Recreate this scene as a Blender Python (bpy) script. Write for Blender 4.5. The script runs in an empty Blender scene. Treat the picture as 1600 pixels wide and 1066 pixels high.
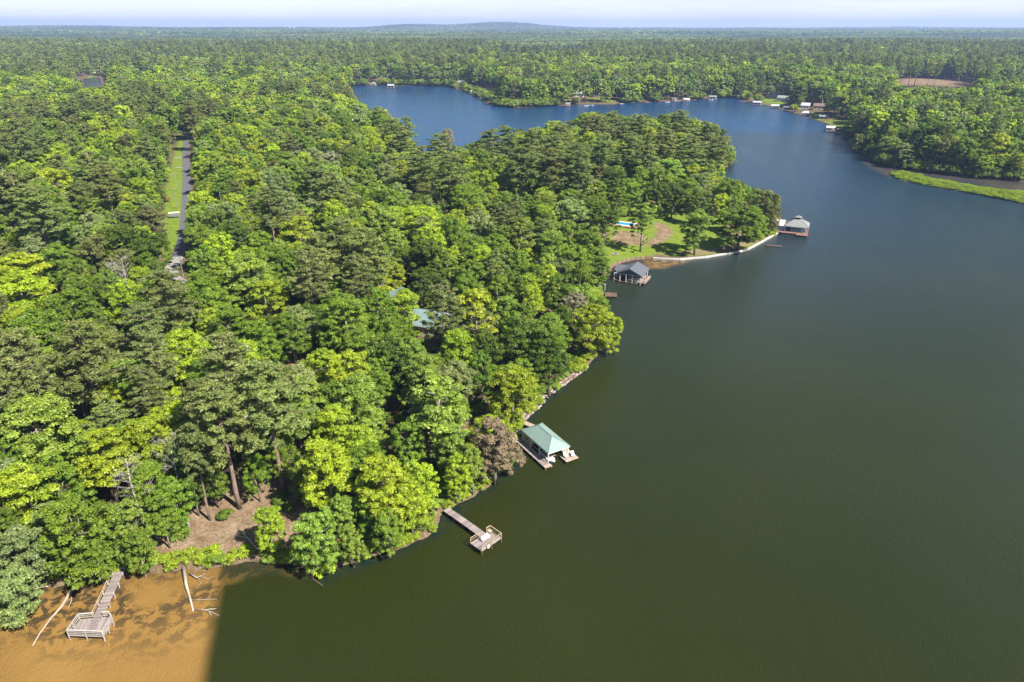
import bpy, math, random
import numpy as np
from mathutils import Vector, Matrix

# ---------------------------------------------------------------- camera, world, sun, exposure
SC = bpy.context.scene
COL = SC.collection
CAMH = 80.0
PITCH = math.atan(492.0 / 1067.0)
cam_d = bpy.data.cameras.new("camera")
cam = bpy.data.objects.new("camera", cam_d)
COL.objects.link(cam)
cam.location = (0, 0, CAMH)
cam.rotation_euler = (math.pi / 2 - PITCH, 0, 0)
cam_d.sensor_width = 36.0
cam_d.lens = 36.0 * 1067.0 / 1600.0
cam_d.clip_start = 0.5
cam_d.clip_end = 60000
SC.camera = cam

SUN_ELEV = math.radians(47)
SUN_DIR = Vector((0.79 * math.cos(SUN_ELEV), -0.61 * math.cos(SUN_ELEV), math.sin(SUN_ELEV)))
world = bpy.data.worlds.new("World")
SC.world = world
world.use_nodes = True
wt = world.node_tree
wt.nodes.clear()
sky = wt.nodes.new("ShaderNodeTexSky")
sky.sky_type = 'NISHITA'
sky.sun_disc = False
sky.sun_elevation = SUN_ELEV
sky.sun_rotation = math.atan2(SUN_DIR.x, SUN_DIR.y)
sky.altitude = 100
sky.air_density = 1.0
sky.dust_density = 0.6
sky.ozone_density = 2.0
bg = wt.nodes.new("ShaderNodeBackground")
bg.inputs[1].default_value = 0.058
wo = wt.nodes.new("ShaderNodeOutputWorld")
# thin high cloud all over the sky, mixed into the sky light
tc = wt.nodes.new("ShaderNodeTexCoord")
mp = wt.nodes.new("ShaderNodeMapping")
mp.inputs["Scale"].default_value = (1.6, 1.6, 16)
nz = wt.nodes.new("ShaderNodeTexNoise")
nz.inputs["Scale"].default_value = 3.5
nz.inputs["Detail"].default_value = 8
nz.inputs["Roughness"].default_value = 0.6
cr = wt.nodes.new("ShaderNodeMapRange")
cr.inputs[1].default_value = 0.38
cr.inputs[2].default_value = 0.75
cr.inputs[3].default_value = 0.45
cr.inputs[4].default_value = 0.95
mx = wt.nodes.new("ShaderNodeMix")
mx.data_type = 'RGBA'
wt.links.new(tc.outputs["Generated"], mp.inputs[0])
wt.links.new(mp.outputs[0], nz.inputs["Vector"])
wt.links.new(nz.outputs[0], cr.inputs[0])
sepz = wt.nodes.new("ShaderNodeSeparateXYZ")
wt.links.new(tc.outputs["Generated"], sepz.inputs[0])
hz_ = wt.nodes.new("ShaderNodeMapRange")      # the air whitens towards the horizon all the way round
hz_.interpolation_type = 'SMOOTHSTEP'
wt.links.new(sepz.outputs[2], hz_.inputs[0])
hz_.inputs[1].default_value = 0.035
hz_.inputs[2].default_value = 0.10
hz_.inputs[3].default_value = 1.0
hz_.inputs[4].default_value = 0.03
hm = wt.nodes.new("ShaderNodeMath")
hm.operation = 'MULTIPLY'
wt.links.new(cr.outputs[0], hm.inputs[0])
wt.links.new(hz_.outputs[0], hm.inputs[1])
wt.links.new(hm.outputs[0], mx.inputs[0])
wt.links.new(sky.outputs[0], mx.inputs[6])
mx.inputs[7].default_value = (7.2, 7.4, 9.3, 1)
wt.links.new(mx.outputs[2], bg.inputs[0])
wt.links.new(bg.outputs[0], wo.inputs[0])

sl = bpy.data.lights.new("sun", 'SUN')
sl.energy = 5.0
sl.angle = math.radians(0.5)
sl.color = (1.0, 0.95, 0.86)
so = bpy.data.objects.new("sun", sl)
COL.objects.link(so)
so.rotation_euler = SUN_DIR.to_track_quat('Z', 'Y').to_euler()
so.location = (200, -150, 300)

vs = SC.view_settings
vs.view_transform = 'Standard'
vs.look = 'None'
vs.gamma = 1.0
vs.exposure = 1.5
vs.use_curve_mapping = False
SC.cycles.max_bounces = 6
SC.cycles.diffuse_bounces = 3
SC.cycles.glossy_bounces = 2
SC.cycles.transmission_bounces = 3
SC.cycles.transparent_max_bounces = 4
SC.cycles.volume_bounces = 0
SC.cycles.caustics_reflective = False
SC.cycles.caustics_refractive = False
SC.cycles.use_denoising = True

rng = np.random.default_rng(7)
random.seed(7)

# ---------------------------------------------------------------- survey: photo bearing -> place on the ground
CP, SP = math.cos(PITCH), math.sin(PITCH)


def U(x, y, z=0.0):
    dx = (x - 800) / 1067.0
    dz = -(y - 533) / 1067.0
    fy = CP + dz * SP
    fz = -SP + dz * CP
    t = (z - CAMH) / fz
    return (dx * t, fy * t)


def proj(X, Y, Z):
    dy = Y
    dz = Z - CAMH
    dep = dy * CP - dz * SP
    up = dy * SP + dz * CP
    return 800 + 1067 * X / dep, 533 - 1067 * up / dep, dep


def UL(pts, z=0.0):
    return np.array([U(a, b, z) for a, b in pts])


# ---------------------------------------------------------------- shore lines
near_shore = UL([(0, 968), (30, 947), (60, 922), (110, 913), (160, 906), (190, 897), (240, 893), (290, 888), (340, 885),
                 (380, 882), (430, 879), (470, 887), (505, 896), (540, 882), (580, 867), (630, 852), (683, 832), (692, 806),
                 (720, 786), (760, 761), (798, 728), (808, 703), (800, 682), (815, 664), (838, 642), (860, 619), (890, 596),
                 (920, 573), (946, 545), (955, 520), (948, 500), (944, 470), (938, 445), (942, 428), (962, 415), (985, 408),
                 (1020, 403), (1060, 406), (1100, 403), (1140, 396), (1165, 392), (1190, 378), (1216, 363), (1222, 352)])
north_shore = np.array([(126, 318), (131, 335), (120, 362), (110, 392), (116, 412), (130, 426), (143, 447), (144, 485), (130, 515),
                        (100, 525), (84, 545), (60, 552), (33, 500), (8, 462), (-14, 432), (-32, 408), (-44, 385),
                        (-46, 405), (-58, 450), (-78, 520), (-104, 600), (-136, 690), (-158, 760)])
far_shore = UL([(548, 134), (600, 133), (650, 134), (700, 135), (728, 143), (752, 155), (775, 166), (800, 168), (850, 167),
                (900, 164), (960, 163), (1010, 159), (1060, 159), (1110, 154), (1150, 153), (1182, 161), (1222, 171),
                (1258, 182), (1287, 192), (1318, 206), (1326, 224), (1346, 240), (1372, 256), (1400, 264), (1450, 271),
                (1520, 279), (1600, 284), (1700, 292), (1900, 312)])
W1 = np.vstack([near_shore, north_shore, far_shore, np.array([(470, 240), (470, -250), (-420, -250), (-420, 20), (-150, 45), (-95, 62)])])
W2 = UL([(118, 131), (124, 124), (150, 121), (161, 125), (163, 133), (150, 137), (128, 137)])
MARSH = UL([(1388, 270), (1410, 268), (1450, 278), (1500, 288), (1550, 296), (1600, 301), (1700, 318), (1700, 345), (1600, 319),
            (1540, 307), (1480, 296), (1430, 287), (1400, 280)])


def inside(P, X, Y):
    c = np.zeros(X.shape, bool)
    n = len(P)
    for i in range(n):
        x1, y1 = P[i]
        x2, y2 = P[(i + 1) % n]
        if y1 == y2:
            continue
        k = ((y1 > Y) != (y2 > Y)) & (X < (x2 - x1) * (Y - y1) / (y2 - y1) + x1)
        c ^= k
    return c


def sdist(P, X, Y):
    """distance to the outline, positive outside"""
    d = np.full(X.shape, 1e9)
    n = len(P)
    for i in range(n):
        x1, y1 = P[i]
        x2, y2 = P[(i + 1) % n]
        ex, ey = x2 - x1, y2 - y1
        t = np.clip(((X - x1) * ex + (Y - y1) * ey) / (ex * ex + ey * ey + 1e-9), 0, 1)
        d = np.minimum(d, (X - x1 - t * ex) ** 2 + (Y - y1 - t * ey) ** 2)
    d = np.sqrt(d)
    return np.where(inside(P, X, Y), -d, d)


def sm(a, b, x):
    t = np.clip((x - a) / (b - a), 0, 1)
    return t * t * (3 - 2 * t)


def wob(X, Y, s, ph=0.0):
    X = X / s
    Y = Y / s
    return (np.sin(X * 1.0 + 1.7 * np.sin(Y * 0.8 + ph) + ph) + np.sin(Y * 1.3 - 1.2 * np.sin(X * 0.7 - ph) + 2.1 * ph)
            + 0.5 * np.sin(X * 2.3 + Y * 1.9 + ph * 3) + 0.5 * np.sin(Y * 2.7 - X * 2.1 + ph)) / 3.0


def land_d(X, Y):
    """distance from water, positive on land"""
    w = np.minimum(sdist(W1, X, Y), sdist(W2, X, Y))
    w = np.maximum(w, -sdist(MARSH, X, Y) * 1.0)
    w = w + 0.45 * wob(X, Y, 1.3) + 0.8 * wob(X, Y, 4.5, 1.0)
    return w


def height(X, Y, D=None):
    X = np.asarray(X, float)
    Y = np.asarray(Y, float)
    if D is None:
        D = land_d(X, Y)
    r = np.hypot(X, Y)
    hi = 0.35 * sm(0, 1.2, D) + 5.2 * (1 - np.exp(-np.maximum(D - 1.5, 0) / 55.0)) + 0.25 * wob(X, Y, 9, 2) * sm(2, 10, D)
    lo = -1.8 * (1 - np.exp(np.minimum(D, 0) / 3.0))
    h = np.where(D > 0, hi, lo)
    f1 = sm(900, 1900, r) * sm(0, 60, D)
    h = h + f1 * (7 * wob(X, Y, 420, 0.4) + 5)
    f2 = sm(2200, 5200, r)
    h = h + f2 * (13 * wob(X, Y, 1100, 3.3) + 8 * wob(X, Y, 520, 1.3) + 10)
    f3 = sm(6500, 9500, r)
    az = X / np.maximum(Y, 1)
    ridge = 66 * np.exp(-((az - (-0.02)) / 0.065) ** 2) + 52 * np.exp(-((az + 0.135) / 0.05) ** 2) + 38 * np.exp(-((az + 0.62) / 0.14) ** 2)
    ridge = ridge + 14 * np.exp(-((az + 0.35) / 0.12) ** 2) + 5 * wob(X, Y, 700, 0.9)
    h = h + f3 * ridge * np.exp(-((r - 9800) / 2200.0) ** 2) + f3 * 8
    return h


def gz(x, y):
    return float(height(np.array([x]), np.array([y]))[0])


def G(px, py, dz=0.0, z0=4.0):
    z = z0
    for _ in range(4):
        x, y = U(px, py, z + dz)
        z = gz(x, y)
    return x, y, z


# ---------------------------------------------------------------- open ground seen in the photograph (bearings in the photo)
V_ROAD = [(276, 204), (298, 204), (296, 260), (294, 318), (285, 326), (284, 385), (294, 398), (284, 415), (297, 446), (266, 446), (258, 425), (262, 404), (254, 392), (254, 345), (262, 300), (270, 250)]
V_LAWN = [(946, 424), (943, 400), (958, 385), (958, 345), (985, 338), (1030, 338), (1050, 345), (1078, 350), (1110, 356), (1132, 368), (1195, 376), (1222, 356), (1215, 372), (1190, 384), (1165, 396), (1100, 408), (1030, 408), (985, 412)]
V_CLEAR = [(236, 866), (244, 825), (285, 800), (335, 785), (392, 778), (396, 830), (372, 862), (300, 872), (230, 880)]
V_GRASS2 = [(652, 715), (690, 735), (720, 770), (705, 775), (670, 745)]
V_BH1 = [(808, 662), (848, 655), (905, 695), (905, 712), (850, 724), (812, 690)]
V_BANK = [(826, 664), (842, 640), (866, 615), (858, 640), (838, 664)]
V_BH2 = [(944, 418), (968, 404), (1020, 412), (1018, 444), (975, 444), (950, 440)]
V_BH3 = [(1212, 345), (1262, 343), (1264, 372), (1218, 368)]
V_ROOFS = [(612, 448), (634, 448), (645, 472), (622, 472)]
V_ROOF2 = [(642, 481), (684, 481), (684, 512), (655, 512)]
V_TRUCK = [(432, 588), (446, 560), (462, 538), (486, 535), (492, 555), (470, 575), (445, 594)]
V_SHED = [(372, 622), (402, 610), (410, 622), (404, 640), (376, 642)]
V_GAP = [(690, 428), (712, 428), (716, 456), (704, 452)]
V_DOCKS = [(692, 792), (716, 792), (795, 825), (795, 866), (742, 866)]
V_LDOCK = [(100, 1004), (112, 960), (160, 915), (172, 893), (196, 887), (196, 900), (178, 1004)]
V_WATER = [(550, 128), (595, 128), (700, 135), (735, 148), (775, 167), (900, 165), (1010, 160), (1110, 154), (1160, 153), (1225, 171),
           (1280, 190), (1318, 205), (1345, 240), (1400, 265), (1600, 286), (1700, 300), (1700, 1500), (-100, 1500), (-100, 1010), (30, 955), (110, 918), (190, 905), (330, 895),
           (470, 900), (505, 910), (540, 892), (630, 862), (686, 840), (702, 808), (765, 765), (806, 728), (812, 700), (808, 686), (830, 655), (866, 622),
           (895, 600), (950, 555), (975, 520), (960, 480), (945, 460), (945, 440), (1010, 445), (1025, 412), (1060, 412), (1150, 402), (1195, 388), (1225, 368), (1222, 330), (1198, 298),
           (1162, 285), (1140, 275), (1132, 262), (1150, 240), (1142, 218), (1132, 196), (1100, 184), (1055, 168), (1020, 172), (985, 182), (965, 165), (930, 168), (900, 180),
           (870, 186), (800, 200), (745, 218), (690, 218), (655, 232), (644, 214), (632, 184), (592, 163), (580, 172), (556, 158), (548, 134)]
V_WATER = [(a, b) for a, b in V_WATER]
V_FIELD = [(1406, 116), (1522, 122), (1522, 136), (1400, 131)]
V_POND = [(122, 118), (164, 116), (166, 132), (124, 134)]
V_MARSH = [(1385, 262), (1450, 272), (1600, 284), (1700, 290), (1700, 340), (1600, 322), (1400, 285)]
VIEWS = [V_ROAD, V_LAWN, V_CLEAR, V_GRASS2, V_BH1, V_BANK, V_BH2, V_BH3, V_ROOFS, V_ROOF2, V_TRUCK, V_SHED, V_GAP, V_DOCKS, V_LDOCK, V_FIELD, V_POND, V_MARSH,
         [(716, 130), (735, 130), (772, 138), (775, 166), (750, 158), (716, 146)], [(1172, 152), (1228, 148), (1232, 166), (1290, 178), (1290, 192), (1222, 174), (1172, 166)],
         [(898, 149), (965, 153), (965, 164), (898, 164)], [(592, 122), (614, 122), (614, 134), (592, 134)], [(1015, 153), (1110, 147), (1112, 158), (1015, 160)]]
VIEWS = [np.array(v, float) for v in VIEWS]
VW = np.array(V_WATER, float)

# strips of ground, as outlines on the ground
g_road = [(290, 204), (291, 225), (291, 250), (292, 275), (292, 300), (291, 330), (289, 355), (285, 380), (277, 400), (269, 417), (265, 430), (272, 440), (296, 446), (330, 452)]
ROADC = np.array([G(a, b)[:2] for a, b in g_road])
grass_strip = np.array([G(a, b)[:2] for a, b in [(281, 204), (288, 204), (288, 300), (287, 360), (276, 395), (262, 415), (254, 400), (250, 350), (258, 300), (270, 250)]])
lawn_poly = np.array([G(a, b, z0=2)[:2] for a, b in [(940, 428), (935, 400), (950, 370), (945, 340), (960, 315), (1040, 318), (1130, 330), (1215, 352), (1218, 362), (1190, 379), (1165, 392), (1100, 404), (1020, 404), (985, 410)]])
lawn_dirt = np.array([G(a, b, z0=2)[:2] for a, b in [(1004, 384), (1020, 372), (1026, 358), (1018, 347), (1040, 350), (1054, 362), (1046, 373), (1024, 386)]])
lawn_dirt2 = np.array([G(a, b, z0=2)[:2] for a, b in [(952, 382), (958, 360), (1000, 362), (1014, 374), (1006, 384), (980, 383)]])
lawn_dirt3 = np.array([G(a, b, z0=2)[:2] for a, b in [(1025, 400), (1070, 392), (1120, 388), (1150, 380), (1120, 366), (1135, 350), (1205, 362), (1190, 374), (1150, 392), (1090, 403)]])
clearing = np.array([G(a, b, z0=2)[:2] for a, b in [(236, 876), (240, 835), (270, 800), (330, 770), (380, 742), (440, 745), (480, 800), (470, 850), (420, 872), (330, 880)]])
grass2 = np.array([G(a, b, z0=2)[:2] for a, b in [(640, 712), (700, 735), (725, 775), (700, 790), (655, 745)]])
far_lawns = [np.array([G(a, b, z0=1.5)[:2] for a, b in q]) for q in (
    [(588, 131), (588, 126), (612, 126), (612, 132)], [(730, 142), (733, 138), (778, 138), (775, 152)],
    [(903, 163), (903, 156), (925, 154), (945, 150), (965, 160), (960, 163)], [(1015, 159), (1020, 152), (1042, 153), (1045, 158)],
    [(1080, 156), (1085, 150), (1112, 148), (1108, 153)], [(1172, 158), (1176, 152), (1200, 152), (1228, 156), (1222, 168), (1200, 165)],
    [(1262, 182), (1262, 176), (1284, 175), (1287, 190)], [(1278, 191), (1290, 188), (1335, 188), (1328, 200), (1318, 204)],
    [(136, 121), (138, 117), (165, 117), (162, 122)])]
field_poly = np.array([G(a, b, z0=12)[:2] for a, b in [(1405, 133), (1412, 123), (1470, 124), (1525, 129), (1512, 134)]])
silt_zone = np.array([U(a, b) for a, b in [(-300, 960), (0, 930), (150, 880), (300, 872), (352, 880), (347, 905), (340, 930), (332, 975), (322, 1020), (316, 1070), (300, 1300), (-600, 1300)]])
silt2 = np.array([U(a, b) for a, b in [(1000, 402), (1060, 403), (1085, 406), (1062, 413), (1035, 420), (1012, 419)]])
silt3 = np.array([U(a, b) for a, b in [(1343, 236), (1380, 254), (1450, 268), (1600, 282), (1700, 290), (1700, 310), (1600, 299), (1450, 276), (1410, 270), (1388, 276), (1352, 256)]])
silt4 = np.array([U(a, b) for a, b in [(340, 880), (420, 876), (470, 884), (500, 893), (470, 905), (430, 892), (395, 900), (355, 915), (338, 930)]])
inlet_sky_blue = np.array([(60, 560), (300, 560), (520, 1200), (-400, 1200), (-200, 420), (-30, 380)])


def seg_dist(P, X, Y):
    d = np.full(X.shape, 1e9)
    for i in range(len(P) - 1):
        x1, y1 = P[i]
        x2, y2 = P[i + 1]
        ex, ey = x2 - x1, y2 - y1
        t = np.clip(((X - x1) * ex + (Y - y1) * ey) / (ex * ex + ey * ey + 1e-9), 0, 1)
        d = np.minimum(d, np.hypot(X - x1 - t * ex, Y - y1 - t * ey))
    return d


# ---------------------------------------------------------------- node helpers and materials
def new_mat(name):
    m = bpy.data.materials.new(name)
    m.use_nodes = True
    m.node_tree.nodes.clear()
    return m, m.node_tree


def nd(t, typ, **kw):
    n = t.nodes.new(typ)
    for k, v in kw.items():
        if k in ("data_type", "operation", "blend_type", "attribute_type", "attribute_name", "noise_dimensions", "wave_type", "bands_direction", "feature", "interpolation_type"):
            setattr(n, k, v)
        else:
            n.inputs[int(k[1:]) if k[0] == "i" and k[1:].isdigit() else k.replace("_", " ")].default_value = v
    return n


def mixc(t, fac, a, b, blend='MIX'):
    n = t.nodes.new("ShaderNodeMix")
    n.data_type = 'RGBA'
    n.blend_type = blend
    for s, v in ((0, fac), (6, a), (7, b)):
        if isinstance(v, bpy.types.NodeSocket):
            t.links.new(v, n.inputs[s])
        else:
            n.inputs[s].default_value = v if s == 0 else (*v, 1)
    return n.outputs[2]


def rng_(t, v, a, b, c=0.0, d=1.0):
    n = t.nodes.new("ShaderNodeMapRange")
    t.links.new(v, n.inputs[0])
    for i, q in enumerate((a, b, c, d)):
        n.inputs[i + 1].default_value = q
    return n.outputs[0]


def noise(t, vec, scale, detail=3, rough=0.55, dist=0.0):
    n = t.nodes.new("ShaderNodeTexNoise")
    n.inputs["Scale"].default_value = scale
    n.inputs["Detail"].default_value = detail
    n.inputs["Roughness"].default_value = rough
    n.inputs["Distortion"].default_value = dist
    if vec is not None:
        t.links.new(vec, n.inputs["Vector"])
    return n.outputs[0]


def simple(name, col, rough=0.8, var=0.25, scale=3.0, metal=0.0, bump=0.0, stretch=None):
    col = tuple(c * 0.78 for c in col)
    m, t = new_mat(name)
    out = t.nodes.new("ShaderNodeOutputMaterial")
    p = t.nodes.new("ShaderNodeBsdfPrincipled")
    p.inputs["Roughness"].default_value = rough
    p.inputs["Metallic"].default_value = metal
    tcn = t.nodes.new("ShaderNodeTexCoord")
    v = tcn.outputs["Object"]
    if stretch:
        mpn = t.nodes.new("ShaderNodeMapping")
        mpn.inputs["Scale"].default_value = stretch
        t.links.new(v, mpn.inputs[0])
        v = mpn.outputs[0]
    n1 = noise(t, v, scale, 5, 0.6)
    oi = t.nodes.new("ShaderNodeObjectInfo")
    f = rng_(t, n1, 0.3, 0.7)
    lo = tuple(c * (1 - var) for c in col)
    hi = tuple(min(1, c * (1 + var)) for c in col)
    c = mixc(t, f, lo, hi)
    r = rng_(t, oi.outputs["Random"], 0, 1, 1 - var * 0.7, 1 + var * 0.7)
    cc = t.nodes.new("ShaderNodeVectorMath")
    cc.operation = 'SCALE'
    t.links.new(c, cc.inputs[0])
    t.links.new(r, cc.inputs[3])
    t.links.new(cc.outputs[0], p.inputs["Base Color"])
    if bump:
        b = t.nodes.new("ShaderNodeBump")
        b.inputs["Distance"].default_value = bump
        t.links.new(n1, b.inputs["Height"])
        t.links.new(b.outputs[0], p.inputs["Normal"])
    t.links.new(p.outputs[0], out.inputs[0])
    return m


M = {}
M['plank_grey'] = simple('weathered_plank', (0.24, 0.195, 0.18), 0.9, 0.45, 2.5, stretch=(1, 8, 1))
M['plank_tan'] = simple('pale_plank', (0.33, 0.26, 0.20), 0.85, 0.25, 2.5, stretch=(1, 8, 1))
M['rail_tan'] = simple('treated_timber', (0.40, 0.31, 0.20), 0.8, 0.25, 3)
M['rail_grey'] = simple('silvered_timber', (0.40, 0.36, 0.32), 0.85, 0.25, 3)
M['piling'] = simple('wet_piling', (0.13, 0.075, 0.045), 0.7, 0.3, 3)
M['redwood'] = simple('red_brown_timber', (0.21, 0.11, 0.07), 0.8, 0.25, 3)
M['white'] = simple('white_paint', (0.72, 0.71, 0.68), 0.5, 0.08, 2)
M['concrete'] = simple('pale_concrete', (0.44, 0.42, 0.385), 0.9, 0.15, 1.5, bump=0.02)
M['stone'] = simple('pale_stone', (0.28, 0.23, 0.20), 0.9, 0.25, 2, bump=0.05)
M['green_roof'] = simple('green_metal_roof', (0.185, 0.262, 0.235), 0.45, 0.10, 0.8)
M['teal_roof'] = simple('teal_metal_roof', (0.15, 0.215, 0.215), 0.55, 0.12, 0.8)
M['shingle_dark'] = simple('charcoal_shingle', (0.085, 0.09, 0.105), 0.85, 0.25, 4)
M['shingle_grey'] = simple('grey_shingle', (0.19, 0.20, 0.19), 0.85, 0.2, 4)
M['shingle_brown'] = simple('brown_shingle', (0.17, 0.12, 0.095), 0.85, 0.25, 4)
M['roof_light'] = simple('light_metal_roof', (0.42, 0.43, 0.45), 0.5, 0.15, 1)
M['roof_red'] = simple('red_metal_roof', (0.35, 0.10, 0.07), 0.5, 0.15, 1)
M['slate_blue'] = simple('blue_grey_siding', (0.10, 0.14, 0.17), 0.7, 0.12, 2)
M['siding_tan'] = simple('tan_siding', (0.46, 0.38, 0.27), 0.8, 0.12, 2)
M['siding_white'] = simple('white_siding', (0.66, 0.65, 0.61), 0.7, 0.1, 2)
M['brick'] = simple('brick_wall', (0.28, 0.13, 0.09), 0.85, 0.25, 5)
M['glass'] = simple('dark_window_glass', (0.03, 0.04, 0.05), 0.08, 0.1, 1)
M['dark'] = simple('dark_interior', (0.03, 0.028, 0.027), 0.9, 0.2, 2)
M['asphalt'] = simple('grey_asphalt', (0.105, 0.10, 0.112), 0.9, 0.2, 0.6)
M['gravel'] = simple('pale_gravel', (0.22, 0.20, 0.185), 0.95, 0.2, 1.2)
M['red_paint'] = simple('red_car_paint', (0.35, 0.02, 0.015), 0.3, 0.1, 1)
M['car_grey'] = simple('grey_car_paint', (0.13, 0.14, 0.15), 0.3, 0.1, 1)
M['rubber'] = simple('black_rubber', (0.02, 0.02, 0.02), 0.8, 0.2, 2)
M['boat_blue'] = simple('blue_boat_cover', (0.05, 0.14, 0.32), 0.6, 0.15, 2)
M['metal'] = simple('galvanised_metal', (0.4, 0.41, 0.42), 0.45, 0.1, 2, metal=0.6)
M['pole'] = simple('pole_timber', (0.22, 0.20, 0.18), 0.9, 0.2, 1)
M['bark'] = simple('grey_brown_bark', (0.21, 0.175, 0.14), 0.95, 0.35, 3, stretch=(1, 1, 0.25), bump=0.05)
M['bark_pine'] = simple('reddish_pine_bark', (0.24, 0.165, 0.125), 0.95, 0.35, 3, stretch=(1, 1, 0.3), bump=0.06)
M['bark_pale'] = simple('bleached_dead_wood', (0.36, 0.33, 0.29), 0.9, 0.25, 2)
M['driftwood'] = simple('bleached_driftwood', (0.36, 0.30, 0.23), 0.9, 0.3, 2)
M['pool_water'] = simple('pool_water', (0.05, 0.30, 0.46), 0.08, 0.15, 0.8)
M['terracotta'] = simple('brick_pool_deck', (0.40, 0.20, 0.12), 0.9, 0.2, 2)
M['rock'] = simple('bank_rock', (0.20, 0.13, 0.10), 0.95, 0.35, 1.5, bump=0.1)
M['cloth'] = simple('white_cushion', (0.75, 0.75, 0.76), 0.8, 0.06, 2)


def leaf_mat(name, trans=0.32, gloss=0.05):
    m, t = new_mat(name)
    out = t.nodes.new("ShaderNodeOutputMaterial")
    at = t.nodes.new("ShaderNodeAttribute")
    at.attribute_type = 'INSTANCER'
    at.attribute_name = 'tint'
    av = t.nodes.new("ShaderNodeAttribute")
    av.attribute_type = 'GEOMETRY'
    av.attribute_name = 'v'
    # leaf-to-leaf variation of hue and value
    k = rng_(t, av.outputs["Fac"], 0, 1, 0.52, 1.48)
    s = t.nodes.new("ShaderNodeVectorMath")
    s.operation = 'SCALE'
    t.links.new(at.outputs["Color"], s.inputs[0])
    t.links.new(k, s.inputs[3])
    hs = t.nodes.new("ShaderNodeHueSaturation")
    h = rng_(t, av.outputs["Fac"], 0, 1, 0.518, 0.486)
    t.links.new(h, hs.inputs["Hue"])
    t.links.new(s.outputs[0], hs.inputs["Color"])
    d = t.nodes.new("ShaderNodeBsdfDiffuse")
    t.links.new(hs.outputs[0], d.inputs[0])
    tr = t.nodes.new("ShaderNodeBsdfTranslucent")
    tc2 = mixc(t, 1.0, hs.outputs[0], (1.5, 1.45, 0.75), 'MULTIPLY')
    t.links.new(tc2, tr.inputs[0])
    ms = t.nodes.new("ShaderNodeMixShader")
    ms.inputs[0].default_value = trans
    t.links.new(d.outputs[0], ms.inputs[1])
    t.links.new(tr.outputs[0], ms.inputs[2])
    gl = t.nodes.new("ShaderNodeBsdfGlossy")
    gl.inputs["Roughness"].default_value = 0.45
    gl.inputs[0].default_value = (0.9, 0.95, 1, 1)
    m2 = t.nodes.new("ShaderNodeMixShader")
    m2.inputs[0].default_value = gloss
    t.links.new(ms.outputs[0], m2.inputs[1])
    t.links.new(gl.outputs[0], m2.inputs[2])
    t.links.new(m2.outputs[0], out.inputs[0])
    return m


M['leaf'] = leaf_mat('broad_leaves', 0.42, 0.015)
M['needle'] = leaf_mat('pine_needles', 0.34, 0.015)


# ---------------------------------------------------------------- mesh helpers
def mesh_np(name, V, F, mat=None, smooth=False, fattr=None, vattr=None):
    V = np.asarray(V, np.float32)
    me = bpy.data.meshes.new(name)
    F = np.asarray(F)
    n, k = F.shape
    me.vertices.add(len(V))
    me.vertices.foreach_set("co", V.ravel())
    me.loops.add(n * k)
    me.loops.foreach_set("vertex_index", F.astype(np.int32).ravel())
    me.polygons.add(n)
    me.polygons.foreach_set("loop_start", np.arange(0, n * k, k, dtype=np.int32))
    if smooth:
        me.polygons.foreach_set("use_smooth", np.ones(n, bool))
    me.update(calc_edges=True)
    if fattr:
        for nm, a in fattr.items():
            at = me.attributes.new(nm, 'FLOAT', 'FACE')
            at.data.foreach_set("value", np.asarray(a, np.float32))
    if vattr:
        for nm, a in vattr.items():
            at = me.attributes.new(nm, 'FLOAT_COLOR', 'POINT')
            at.data.foreach_set("color", np.asarray(a, np.float32).ravel())
    if mat:
        me.materials.append(mat)
    return me


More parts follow.
